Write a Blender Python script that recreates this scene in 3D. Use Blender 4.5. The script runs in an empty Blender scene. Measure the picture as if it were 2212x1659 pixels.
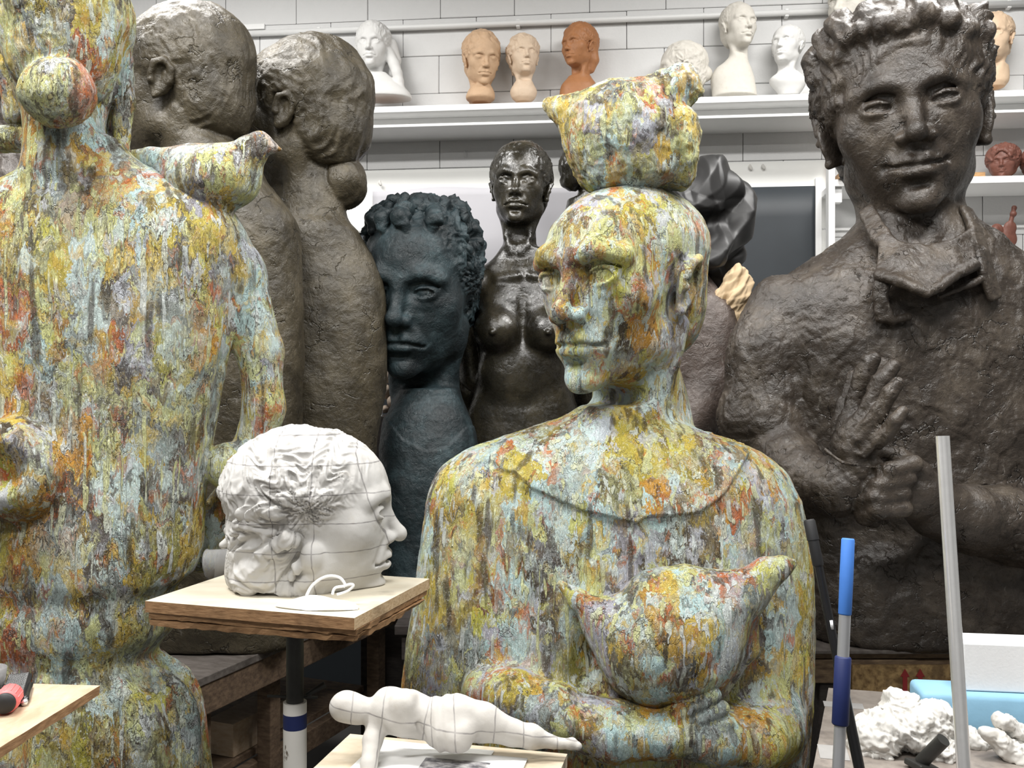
import bpy, bmesh, math, random, time
import numpy as np
from mathutils import Vector, Matrix, Euler
from concurrent.futures import ThreadPoolExecutor

F32 = np.float32; I32 = np.int32
np.seterr(over='ignore')
PI = math.pi
# ---------------------------------------------------------------- camera, world, lights, exposure
scene = bpy.context.scene
EYE = 1.5; FPX = 2000.0
cam = bpy.data.cameras.new('camera'); camo = bpy.data.objects.new('camera', cam)
scene.collection.objects.link(camo); scene.camera = camo
camo.location = (0, 0, EYE); camo.rotation_euler = (PI / 2, 0, 0)
cam.sensor_width = 36; cam.lens = 36 * FPX / 2212; cam.clip_start = .05
world = bpy.data.worlds.new('world'); scene.world = world; world.use_nodes = True
world.node_tree.nodes['Background'].inputs[0].default_value = (.8, .85, .9, 1)
world.node_tree.nodes['Background'].inputs[1].default_value = .3
vs = scene.view_settings
vs.view_transform = 'Standard'; vs.look = 'None'; vs.exposure = 0.0; vs.gamma = 1; vs.use_curve_mapping = False
scene.cycles.max_bounces = 6; scene.cycles.diffuse_bounces = 3; scene.cycles.glossy_bounces = 3
scene.cycles.transmission_bounces = 4


def area(name, loc, sx, sy, power, rot=(0, 0, 0), col=(1, .985, .96)):
    L = bpy.data.lights.new(name, 'AREA'); L.shape = 'RECTANGLE'; L.size = sx; L.size_y = sy; L.energy = power; L.color = col
    o = bpy.data.objects.new(name, L); o.location = loc; o.rotation_euler = rot
    scene.collection.objects.link(o); return o


LAMPS = [(-1.3, 1.40, 3.55, 98), (1.0, 1.30, 3.55, 74), (-1.5, 2.95, 3.55, 56), (1.4, 2.8, 3.55, 46), (-.6, -.4, 3.55, 76), (1.6, -.6, 3.55, 14)]
for i, (lx, ly, lz, pw) in enumerate(LAMPS): area('ceiling_lamp_light', (lx, ly, lz), 1.25, .28, pw)


def W(u, v, Y):
    """the point at depth Y seen at photo pixel (u, v)"""
    return ((u - 1106) * Y / FPX, Y, EYE - (v - 829.5) * Y / FPX)


class Px:
    """photo measures (pixels, w = pixels of depth behind Y0) turned into metres around depth Y0"""

    def __init__(s, Y0): s.Y0 = Y0; s.k = Y0 / FPX

    def P(s, u, v, w=0): return W(u, v, s.Y0 + w * s.k)

    def r(s, px): return px * s.k

    def chain(s, *pts, k=0):
        """(u, v, w, r) points"""
        return chain([(s.P(u, v, w), s.r(r) * (s.Y0 + w * s.k) / s.Y0) for u, v, w, r in pts], s.r(k))

    def ell(s, u, v, w, ru, rv, rw, R=None): return ell(s.P(u, v, w), (s.r(ru), s.r(rw), s.r(rv)), R)

    def sph(s, u, v, w, r): return sph(s.P(u, v, w), s.r(r))

    def rows(s, rows):
        """(v, u0, u1, w, half depth)"""
        out = []
        for v, a, b, w, d in rows:
            p = s.P(a, v, w); q = s.P(b, v, w)
            out.append((p[2], p[0], q[0], p[1], s.r(d)))
        return out
# ---------------------------------------------------------------- noise
_rng = np.random.default_rng(7)
_TAB = _rng.random(65536).astype(F32) * 2 - 1


def vnoise(x, y, z, seed=0):
    """value noise in -1..1 on arrays"""
    xi = np.floor(x); yi = np.floor(y); zi = np.floor(z)
    fx = x - xi; fy = y - yi; fz = z - zi
    xi = xi.astype(np.int32); yi = yi.astype(np.int32); zi = zi.astype(np.int32)
    fx = fx * fx * (3 - 2 * fx); fy = fy * fy * (3 - 2 * fy); fz = fz * fz * (3 - 2 * fz)

    def h(i, j, k):
        n = (i * I32(73856093)) ^ (j * I32(19349663)) ^ (k * I32(83492791)) ^ I32((int(seed) * 2654435) % 2147483647)
        n = (n ^ (n >> I32(13))) * I32(1274126177)
        return _TAB[(n ^ (n >> I32(16))) & I32(65535)]
    a = h(xi, yi, zi) * (1 - fx) + h(xi + 1, yi, zi) * fx
    b = h(xi, yi + 1, zi) * (1 - fx) + h(xi + 1, yi + 1, zi) * fx
    c = h(xi, yi, zi + 1) * (1 - fx) + h(xi + 1, yi, zi + 1) * fx
    d = h(xi, yi + 1, zi + 1) * (1 - fx) + h(xi + 1, yi + 1, zi + 1) * fx
    return (a * (1 - fy) + b * fy) * (1 - fz) + (c * (1 - fy) + d * fy) * fz


def fbm(p, sc, octv=3, seed=0, st=(1, 1, 1)):
    f = 0; a = 1; t = 0
    for i in range(octv):
        f = f + a * vnoise(p[0] * sc * st[0] + 13.7 * i, p[1] * sc * st[1] + 5.1, p[2] * sc * st[2], seed + i)
        t += a; a *= .5; sc *= 2.03
    return f / t


def ridge(p, sc, octv=2, seed=0, st=(1, 1, 1)):
    f = 0; a = 1; t = 0
    for i in range(octv):
        n = vnoise(p[0] * sc * st[0] + 3.7 * i, p[1] * sc * st[1] + 1.3, p[2] * sc * st[2], seed + i)
        f = f + a * (1 - 2 * np.abs(n)); t += a; a *= .5; sc *= 2.03
    return f / t


def stairs(p, sc, steps=4, seed=0, st=(1, 1, 1), sharp=.15):
    """slab-like terraces: flat flakes with sudden edges"""
    n = fbm(p, sc, 3, seed, st) * steps
    b = np.floor(n); r = n - b
    return (b + np.clip((r - .5) / sharp + .5, 0, 1)) / steps


# ---------------------------------------------------------------- signed distance forms
def smin(a, b, k):
    if k <= 0: return np.minimum(a, b)
    h = np.clip(.5 + .5 * (b - a) / k, 0, 1)
    return b + (a - b) * h - k * h * (1 - h)


def smax(a, b, k): return -smin(-a, -b, k)


def rotm(yaw=0, pitch=0, roll=0):
    """degrees; yaw about z, pitch about x, roll about y -> 3x3 (local to world)"""
    return np.array(Matrix.Rotation(math.radians(yaw), 3, 'Z') @ Matrix.Rotation(math.radians(pitch), 3, 'X') @ Matrix.Rotation(math.radians(roll), 3, 'Y'), dtype=F32)


def _loc(p, c, R):
    q = (p[0] - F32(c[0]), p[1] - F32(c[1]), p[2] - F32(c[2]))
    if R is None: return q
    return tuple(q[0] * R[0, i] + q[1] * R[1, i] + q[2] * R[2, i] for i in range(3))


def sph(c, r):
    def f(p):
        return np.sqrt((p[0] - F32(c[0])) ** 2 + (p[1] - F32(c[1])) ** 2 + (p[2] - F32(c[2])) ** 2) - F32(r)
    return f


def ell(c, r, R=None):
    def f(p):
        q = _loc(p, c, R)
        a = q[0] / F32(r[0]); b = q[1] / F32(r[1]); e = q[2] / F32(r[2])
        k0 = np.sqrt(a * a + b * b + e * e)
        k1 = np.sqrt((a / F32(r[0])) ** 2 + (b / F32(r[1])) ** 2 + (e / F32(r[2])) ** 2) + F32(1e-9)
        return k0 * (k0 - 1) / k1
    return f


def cap(a, b, ra, rb=None):
    a = np.asarray(a, F32); b = np.asarray(b, F32); rb = ra if rb is None else rb
    ba = b - a; L = max(float(ba @ ba), 1e-12)

    def f(p):
        x = p[0] - a[0]; y = p[1] - a[1]; z = p[2] - a[2]
        h = np.clip((x * ba[0] + y * ba[1] + z * ba[2]) / F32(L), 0, 1)
        return np.sqrt((x - ba[0] * h) ** 2 + (y - ba[1] * h) ** 2 + (z - ba[2] * h) ** 2) - (F32(ra) + F32(rb - ra) * h)
    return f


def chain(pts, k=0.0):
    """pts: (point, radius) list"""
    fs = [cap(pts[i][0], pts[i + 1][0], pts[i][1], pts[i + 1][1]) for i in range(len(pts) - 1)]

    def f(p):
        d = fs[0](p)
        for g in fs[1:]: d = smin(d, g(p), k)
        return d
    return f


def box(c, h, R=None, r=0.0):
    def f(p):
        q = _loc(p, c, R)
        a = np.abs(q[0]) - F32(h[0] - r); b = np.abs(q[1]) - F32(h[1] - r); e = np.abs(q[2]) - F32(h[2] - r)
        return np.sqrt(np.maximum(a, 0) ** 2 + np.maximum(b, 0) ** 2 + np.maximum(e, 0) ** 2) + np.minimum(np.maximum(a, np.maximum(b, e)), 0) - F32(r)
    return f


def loft(rows, n=2.0, capk=.01):
    """rows of (z, x0, x1, ycentre, half depth): stacked super-ellipses along z"""
    rows = sorted(rows); a = np.array(rows, F32)

    def f(p):
        z = p[2]
        it = lambda v: np.interp(z, a[:, 0], v).astype(F32)
        cx = it((a[:, 1] + a[:, 2]) / 2); rx = it((a[:, 2] - a[:, 1]) / 2); cy = it(a[:, 3]); ry = it(a[:, 4])
        u = np.abs(p[0] - cx) / rx; v = np.abs(p[1] - cy) / ry
        if n == 2.0: k0 = np.sqrt(u * u + v * v)
        else: k0 = (u ** n + v ** n) ** (1 / n)
        k1 = np.sqrt((u / rx) ** 2 + (v / ry) ** 2) + F32(1e-6)
        d = np.where(k0 > 1e-3, k0 * (k0 - 1) / k1, -np.minimum(rx, ry))
        d = np.maximum(d, -np.minimum(rx, ry))
        d = d * F32(.85)
        return smax(d, np.maximum(z - a[-1, 0], a[0, 0] - z), capk)
    return f


def loft_smooth(rows, m=8, **kw):
    """the same with rows resampled by a smooth spline"""
    rows = np.array(sorted(rows), float); out = []
    for i in range(len(rows) - 1):
        p0 = rows[max(i - 1, 0)]; p1 = rows[i]; p2 = rows[i + 1]; p3 = rows[min(i + 2, len(rows) - 1)]
        for j in range(m):
            t = j / m
            q = .5 * (2 * p1 + (p2 - p0) * t + (2 * p0 - 5 * p1 + 4 * p2 - p3) * t * t + (3 * p1 - p0 - 3 * p2 + p3) * t ** 3)
            q[0] = p1[0] + (p2[0] - p1[0]) * t
            out.append(tuple(q))
    out.append(tuple(rows[-1]))
    return loft(out, **kw)


class Form:
    """a list of smooth unions / cuts, evaluated in order; tags give soft masks (hair, cloth)"""

    def __init__(s, C=(0, 0, 0), R=None, scale=1.0):
        s.C = C; s.R = R; s.s = scale; s.ops = []

    def add(s, f, k=0.0, tag=None, mir=False): s.ops.append(('u', f, k, tag, mir)); return s
    def cut(s, f, k=0.0, mir=False): s.ops.append(('s', f, k, None, mir)); return s
    def clip(s, f, k=0.0): s.ops.append(('i', f, k, None, False)); return s

    def ev(s, p):
        if s.R is not None or s.s != 1.0 or any(s.C):
            q = tuple(v / F32(s.s) for v in _loc(p, s.C, s.R))
        else: q = p
        qm = (np.abs(q[0]), q[1], q[2])
        f = None; tags = {}
        for kind, g, k, tag, mir in s.ops:
            if isinstance(g, Form) and f is not None and kind == 'u' and getattr(g, 'bs', None):
                lb = np.sqrt((q[0] - F32(g.bs[0][0])) ** 2 + (q[1] - F32(g.bs[0][1])) ** 2 + (q[2] - F32(g.bs[0][2])) ** 2) - F32(g.bs[1])
                mk = np.nonzero(lb < f + F32(k))[0]
                if len(mk) < len(lb):
                    if not len(mk): continue
                    dd, tt = g.ev(tuple(v[mk] for v in q))
                    d = np.maximum(lb, f + F32(k + 1e-4)); d[mk] = dd; tg = {}
                    for t_, v_ in tt.items():
                        z_ = np.zeros_like(d); z_[mk] = v_; tg[t_] = z_
                else: d, tg = g.ev(q)
            elif isinstance(g, Form): d, tg = g.ev(qm if mir else q)
            else: d, tg = g(qm if mir else q), None
            if f is None:
                f = d; tags = dict(tg or {})
                if tag: tags[tag] = np.ones_like(f)
                continue
            if kind == 'u':
                if k > 0: h = np.clip(.5 + .5 * (d - f) / F32(k), 0, 1)
                else: h = (f < d).astype(F32)
                nt = set(tags) | set(tg or {}) | ({tag} if tag else set())
                for t in nt:
                    a = tags.get(t, 0.0); b = 1.0 if t == tag else (tg or {}).get(t, 0.0)
                    tags[t] = a * h + b * (1 - h)
                f = smin(f, d, k)
            elif kind == 's': f = smax(f, -d, k)
            else: f = smax(f, d, k)
        return f * F32(s.s), tags

    def fld(s, p): return s.ev(p)[0]


_pool = ThreadPoolExecutor(4)


def par(fn, pts, chunk=40000):
    """evaluate fn on (3,n) points in threads"""
    n = pts.shape[1]
    if n == 0: return np.zeros(0, F32)
    parts = [pts[:, i:i + chunk] for i in range(0, n, chunk)]
    return np.concatenate(list(_pool.map(lambda q: np.asarray(fn((q[0], q[1], q[2])), F32), parts)))


def polygonise(fn, lo, hi, h, B=6):
    """sparse surface nets: verts (n,3), quads (m,4)"""
    lo = np.array(lo, F32); hi = np.array(hi, F32)
    nb = np.maximum(np.ceil((hi - lo) / (h * B)).astype(int), 1)
    ax = [lo[i] + (np.arange(nb[i], dtype=F32) + .5) * F32(h * B) - F32(h * .5) for i in range(3)]
    g = np.stack(np.meshgrid(*ax, indexing='ij'), 0).reshape(3, -1)
    fc = par(fn, g).reshape(nb)
    act = np.abs(fc) < h * B * 1.25
    G = np.repeat(np.repeat(np.repeat(fc, B, 0), B, 1), B, 2)
    bi = np.argwhere(act)
    off = np.stack(np.meshgrid(*[np.arange(B)] * 3, indexing='ij'), -1).reshape(-1, 3)
    idx = (bi[:, None, :] * B + off[None]).reshape(-1, 3)
    pts = np.ascontiguousarray((lo[None] + idx.astype(F32) * F32(h)).T)
    G[idx[:, 0], idx[:, 1], idx[:, 2]] = par(fn, pts)
    for a in range(3):                                   # closed at the box
        sl = [slice(None)] * 3
        for e in (0, -1):
            sl[a] = e; G[tuple(sl)] = np.maximum(G[tuple(sl)], F32(h * .3))
    S = G < 0
    c = np.zeros(tuple(np.array(S.shape) - 1), np.uint8)
    nx, ny, nz = c.shape
    for dx in (0, 1):
        for dy in (0, 1):
            for dz in (0, 1): c += S[dx:dx + nx, dy:dy + ny, dz:dz + nz]
    cells = np.argwhere((c > 0) & (c < 8))
    ci = -np.ones(c.shape, np.int32)
    ci[cells[:, 0], cells[:, 1], cells[:, 2]] = np.arange(len(cells))
    cor = {}
    for dx in (0, 1):
        for dy in (0, 1):
            for dz in (0, 1): cor[(dx, dy, dz)] = G[cells[:, 0] + dx, cells[:, 1] + dy, cells[:, 2] + dz]
    acc = np.zeros((len(cells), 3), F32); cnt = np.zeros(len(cells), F32)
    for a in range(3):
        for u in (0, 1):
            for v in (0, 1):
                k = [0, 0, 0]; o = [(a + 1) % 3, (a + 2) % 3]; k[o[0]] = u; k[o[1]] = v
                k0 = tuple(k); k[a] = 1; k1 = tuple(k)
                f0 = cor[k0]; f1 = cor[k1]; m = (f0 < 0) != (f1 < 0)
                t = np.where(m, f0 / np.where(m, f0 - f1, 1), 0)
                q = np.zeros((len(cells), 3), F32); q[:, o[0]] = u; q[:, o[1]] = v; q[:, a] = t
                acc += q * m[:, None]; cnt += m
    V = lo[None] + (cells + acc / cnt[:, None]) * F32(h)
    Q = []
    for a in range(3):
        o = [(a + 1) % 3, (a + 2) % 3]
        s0 = [slice(1, -1)] * 3; s1 = [slice(1, -1)] * 3; s0[a] = slice(0, -1); s1[a] = slice(1, None)
        A = S[tuple(s0)]; Bq = S[tuple(s1)]
        e = np.argwhere(A != Bq)
        if not len(e): continue
        sgn = A[e[:, 0], e[:, 1], e[:, 2]]
        e = e + 1; e[:, a] -= 1
        d0 = np.zeros(3, int); d0[o[0]] = 1; d1 = np.zeros(3, int); d1[o[1]] = 1
        gi = lambda q: ci[q[:, 0], q[:, 1], q[:, 2]]
        ok = np.all(e < np.array(c.shape), 1)
        e = e[ok]; sgn = sgn[ok]
        q = np.stack([gi(e), gi(e - d0), gi(e - d0 - d1), gi(e - d1)], 1)
        q = np.where(sgn[:, None], q, q[:, ::-1])
        Q.append(q)
    Q = np.concatenate(Q); Q = Q[np.all(Q >= 0, 1)]
    return V.astype(F32), Q


def vnormals(V, Q):
    n = np.cross(V[Q[:, 2]] - V[Q[:, 0]], V[Q[:, 3]] - V[Q[:, 1]])
    N = np.zeros_like(V)
    for j in range(3):
        w = np.bincount(Q.reshape(-1), weights=np.repeat(n[:, j], 4), minlength=len(V))
        N[:, j] = w
    return N / (np.linalg.norm(N, axis=1, keepdims=True) + 1e-12)


def link(o, parent=None):
    bpy.context.scene.collection.objects.link(o)
    if parent is not None: o.parent = parent
    return o


def mesh_obj(name, V, Fc, mat, parent=None, smooth=True, origin=(0, 0, 0)):
    me = bpy.data.meshes.new(name)
    V = np.asarray(V, F32) - np.array(origin, F32)[None]
    Fc = np.asarray(Fc, np.int32); k = Fc.shape[1]
    me.vertices.add(len(V)); me.vertices.foreach_set('co', V.ravel())
    me.loops.add(Fc.size); me.loops.foreach_set('vertex_index', Fc.ravel())
    me.polygons.add(len(Fc)); me.polygons.foreach_set('loop_start', np.arange(0, Fc.size, k, dtype=np.int32))
    me.polygons.foreach_set('loop_total', np.full(len(Fc), k, np.int32))
    me.update(calc_edges=True)
    if smooth: me.polygons.foreach_set('use_smooth', np.ones(len(Fc), bool))
    if mat: me.materials.append(mat)
    o = bpy.data.objects.new(name, me)
    return link(o, parent)


def carve(name, form, lo, hi, h, mat, parent=None, disp=None, origin=(0, 0, 0), smooth=True):
    """a Form made into one mesh object; disp(p, N, tags) -> offset along the normal"""
    V, Q = polygonise(form.fld, lo, hi, h)
    if disp is not None:
        N = vnormals(V, Q)
        P = np.ascontiguousarray(V.T)

        def part(i):
            q = (P[0, i:i + 30000], P[1, i:i + 30000], P[2, i:i + 30000])
            return disp(q, N[i:i + 30000].T, form.ev(q)[1])
        d = np.concatenate(list(_pool.map(part, range(0, P.shape[1], 30000))))
        V = V + N * d[:, None].astype(F32)
    return mesh_obj(name, V, Q, mat, parent, smooth, origin)


# ---------------------------------------------------------------- objects: names, labels, groups
def tag(o, label=None, cat=None, group=None, kind=None):
    if label: o['label'] = label
    if cat: o['category'] = cat
    if group: o['group'] = group
    if kind: o['kind'] = kind
    return o


def thing(name, label, cat, loc=(0, 0, 0), group=None, rot=(0, 0, 0)):
    o = bpy.data.objects.new(name, None)
    o.empty_display_size = .05; o.location = loc; o.rotation_euler = rot
    link(o)
    return tag(o, label, cat, group)


def bm_obj(name, bm, mat, parent=None, smooth=False, loc=None, rot=None):
    me = bpy.data.meshes.new(name); bm.to_mesh(me); bm.free()
    if smooth:
        for p in me.polygons: p.use_smooth = True
    if mat: me.materials.append(mat)
    o = bpy.data.objects.new(name, me)
    if loc is not None: o.location = loc
    if rot is not None: o.rotation_euler = rot
    return link(o, parent)


def bm_box(sx, sy, sz, bevel=0.0, seg=2, c=(0, 0, 0)):
    bm = bmesh.new()
    bmesh.ops.create_cube(bm, size=1)
    bmesh.ops.scale(bm, vec=(sx, sy, sz), verts=bm.verts)
    if bevel: bmesh.ops.bevel(bm, geom=bm.edges[:], offset=bevel, segments=seg, profile=.5, affect='EDGES')
    bmesh.ops.translate(bm, vec=c, verts=bm.verts)
    return bm


def bm_prism(poly, z0, z1, bevel=0.0, jag=0.0, seed=1):
    """a flat polygon (x,y) made into a slab"""
    bm = bmesh.new()
    a = [bm.verts.new((x, y, z0)) for x, y in poly]; b = [bm.verts.new((x, y, z1)) for x, y in poly]
    n = len(poly)
    bm.faces.new(a[::-1]); bm.faces.new(b)
    for i in range(n): bm.faces.new((a[i], a[(i + 1) % n], b[(i + 1) % n], b[i]))
    bmesh.ops.recalc_face_normals(bm, faces=bm.faces)
    if bevel: bmesh.ops.bevel(bm, geom=bm.edges[:], offset=bevel, segments=2, profile=.5, affect='EDGES')
    return bm


def bm_tube(pts, rad, n=16, caps=True):
    """round tube through 3d points, rad a number or list"""
    bm = bmesh.new(); rings = []
    P = [Vector(p) for p in pts]
    up = None
    for i, p in enumerate(P):
        t = (P[min(i + 1, len(P) - 1)] - P[max(i - 1, 0)]).normalized()
        if up is None: up = t.orthogonal().normalized()
        up = (up - t * up.dot(t)).normalized(); s = t.cross(up)
        r = rad[i] if isinstance(rad, (list, tuple)) else rad
        rings.append([bm.verts.new(p + (up * math.cos(2 * PI * j / n) + s * math.sin(2 * PI * j / n)) * r) for j in range(n)])
    for a, b in zip(rings, rings[1:]):
        for j in range(n): bm.faces.new((a[j], a[(j + 1) % n], b[(j + 1) % n], b[j]))
    if caps: bm.faces.new(rings[0][::-1]); bm.faces.new(rings[-1])
    bmesh.ops.recalc_face_normals(bm, faces=bm.faces)
    return bm


def autosmooth(o, ang=35):
    me = o.data
    for p in me.polygons: p.use_smooth = True
    me.set_sharp_from_angle(angle=math.radians(ang))
    return o

# ---------------------------------------------------------------- heads
def head_form(C, R, scale, o=None):
    """a head in its own frame: chin z=-.5, crown z=+.5, face towards -y, x to the sides"""
    o = o or {}
    g = lambda k, d: o.get(k, d)
    F = Form(C, R, scale); F.bs = (C, 1.02 * scale)
    wf = g('width', 1.0); jw = g('jaw', 1.0)
    va = g('vault', 1.0)
    F.add(ell((0, .07, .14 * va), (.325 * wf, .40, .35 * va)))
    F.add(ell((0, -.10, -.13), (.262 * jw, .27, .365)), .10)
    F.add(ell((0, -.16, .14 * va), (.25 * wf, .215, .27 * va)), .08)                    # forehead
    F.add(sph((.20 * jw, -.19, -.075), .075), .12, mir=True)                    # cheekbones
    F.add(sph((.185 * jw, -.00, -.275), .075), .12, mir=True)                   # jaw corners
    F.add(ell((0, -.285, -.425), (.085, .08, .07)), .09)                      # chin
    F.add(chain([((.03, -.345, .065), .03), ((.12, -.345, .095), .035), ((.215, -.275, .075), .035)], .03), .06, mir=True)   # brow ridge
    dp = g('deep', 1.0)
    F.cut(ell((.135, -.405, .002), (.084, .075 + .022 * (dp - 1), .050)), .055, mir=True)         # sockets
    F.cut(sph((.055, -.395, .0), .03), .04, mir=True)                           # beside the bridge
    # nose
    nl = g('nose', 1.0)
    F.add(chain([((0, -.335, .065), .032), ((0, -.375, -.04), .031), ((0, -.402 - .02 * nl, -.125), .036)], .02), .04)
    F.add(sph((0, -.410 - .02 * nl, -.143), .040), .03)
    nw = g('nose_w', 1.0)
    F.add(ell((.052 * nw, -.372, -.155), (.032 * nw, .045, .031)), .03, mir=True)
    F.cut(ell((.027, -.395, -.192), (.014, .026, .013)), .012, mir=True)
    # mouth
    F.add(ell((0, -.280, -.265), (.13, .085, .095)), .07)
    m = g('smile', 0.0)
    F.add(chain([((.0, -.372, -.254), .022), ((.035, -.372, -.249), .023), ((.085, -.340, -.268 + .4 * m), .014), ((.115, -.315, -.280 + m), .007)], .015), .02, mir=True)
    F.add(chain([((.0, -.366, -.304), .028), ((.04, -.360, -.302), .025), ((.09, -.328, -.288 + .5 * m), .012)], .015), .02, mir=True)
    F.cut(chain([((0, -.394, -.276), .007), ((.05, -.382, -.2755), .008), ((.10, -.338, -.279 + .7 * m), .010), ((.128, -.305, -.284 + 1.2 * m), .008)], .0), .014, mir=True)
    F.cut(cap((0, -.388, -.195), (0, -.402, -.235), .010), .02)                 # philtrum
    F.cut(ell((0, -.365, -.352), (.075, .035, .018)), .03)                    # under the lower lip
    F.cut(chain([((.095, -.365, -.155), .006), ((.14, -.340, -.21), .008), ((.155, -.315, -.27), .006)], .0), .035 * g('fold', 1.0) + .001, mir=True)
    # eyes: ball, lids with an almond opening
    E = (.135, -.282, .0)
    lid = Form(); lid.add(ell(E, (.080, .080, .066)))
    if g('closed', 0):
        lid.cut(cap((.075, -.36, -.022), (.195, -.335, -.018), .007), .008)
        F.add(lid, .015, mir=True)
    else:
        op = g('open', 1.0)
        lid.cut(ell((.136, -.37, -.002), (.064, .10, .030 * op), rotm(0, 0, -4)), .006)
        F.add(lid, .012, mir=True)
        F.add(ell((E[0], E[1] + .004, E[2]), (.068, .064, .06)), .0, mir=True)
        if g('pupil', 0): F.cut(sph((.137, -.352, .002), .016), .006, mir=True)
    F.cut(chain([((.075, -.35, .040), .006), ((.135, -.345, .058), .006), ((.205, -.285, .035), .006)], .0), .022, mir=True)   # lid fold
    F.add(chain([((.085, -.325, -.056), .008), ((.14, -.315, -.070), .008), ((.19, -.285, -.055), .006)], .01), .04, mir=True)     # bags
    for z, w in g('frown', []):
        F.cut(cap((w, -.42, z), (w * .9, -.41, z + .10), .006), .012)
    # ears
    if g('ears', 1):
        es = g('ear_size', 1.0)
        ec = np.array((.318 * wf, .045, -.045)); RE = rotm(g('ear_out', 24), 0, 0) @ rotm(0, -10, 10)
        L = lambda a, b, c: tuple(ec + RE @ np.array((a, b, c)) * es)
        ear = Form()
        ear.add(ell(L(.0, 0, 0), (.026 * es, .080 * es, .125 * es), RE))
        ear.add(chain([(L(.022, -.06, .02), .014), (L(.034, -.045, .09), .018), (L(.038, .015, .118), .019), (L(.036, .065, .07), .019), (L(.03, .06, -.01), .017), (L(.018, .025, -.07), .018), (L(.008, -.025, -.115), .024)], .008), .02)
        ear.cut(ell(L(.045, -.004, .012), (.034, .036, .064), RE), .018)
        ear.add(chain([(L(.012, .03, .06), .012), (L(.018, .032, .0), .013), (L(.012, .0, -.055), .013)], .01), .012)
        ear.add(sph(L(.022, -.055, -.02), .018), .015)
        F.add(ear, .028, mir=True)
    # neck
    if g('neck', 1):
        nr = g('neck_r', .185)
        F.add(cap((0, .075, -.20), g('neck_to', (0, .12, -.80)), nr, g('neck_r2', nr * 1.05)), .06)
        F.add(chain([((.21, .10, -.22), .045), ((.12, -.02, -.60), .045), ((.045, -.07, -.78), .04)], .02), .09, mir=True)
        F.cut(ell((0, -.17, -.56), (.13, .12, .09)), .10)                        # under the chin
    h = g('hair', None)
    if h:
        t = g('hair_t', .035)
        H = Form()
        H.add(ell((0, .085, .155 * va), (.325 * wf + t, .40 + t, (.35 + t) * va)))
        if h != 'crop': H.add(ell((0, .20, -.10), (.26 * wf + t * .6, .25 + t, .30)), .08)   # down the nape
        hl = g('hairline', .36); sw = g('side', .24)
        H.cut(ell((g('part', 0.0), -.42, hl - .50), (sw + .02, .40, .50)), .03)
        H.cut(ell((0, -.34, -.32), (.40, .42, .42)), .03)
        H.cut(box((0, .0, -.75), (1, 1, .40)), .04)
        if g('ears', 1): H.cut(ell((.35 * wf, .03, -.06), (.12, .10, .13)), .03, mir=True)
        F.add(H, g('hair_k', .015), tag='hair')
        for f, k in g('extra_hair', []): F.add(f, k, tag='hair')
        for f, k in g('cut_hair', []): F.cut(f, k)
    for f, k in g('extra', []): F.add(f, k)
    for f, k in g('cuts', []): F.cut(f, k)
    return F


def strand_disp(C, R, scale, amp=.02, fx=26, fl=2.2, seed=3, rough=.0, rsc=12, wave=.0):
    """hair strands running from the brow over the crown to the nape; rough clay elsewhere"""
    def f(p, N, tags):
        q = tuple(v / F32(scale) for v in _loc(p, C, R))
        d = 0 * q[0]
        hm = tags.get('hair', None)
        if hm is not None and amp:
            an = np.arctan2(q[2] - .05, q[1] - .05); rr = np.sqrt(q[1] ** 2 + (q[2] - .05) ** 2) + .15
            az = np.arctan2(q[0], rr)
            w = vnoise(q[0] * 5, q[1] * 5, q[2] * 5, seed + 9)
            s = ridge((az * fx + w * 1.2 + wave * np.sin(an * 9 + 3 * w), an * fl, w), 1.0, 2, seed)
            s2 = vnoise(q[0] * 9, q[1] * 9, q[2] * 9, seed + 4)
            d = d + hm * amp * (s * .8 + s2 * .5)
        if rough:
            d = d + rough * (fbm(q, rsc, 3, seed + 20) + .5 * stairs(q, rsc * .6, 5, seed + 31)) * (1 if hm is None else (1 - .3 * hm))
        return d * scale
    return f

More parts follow.
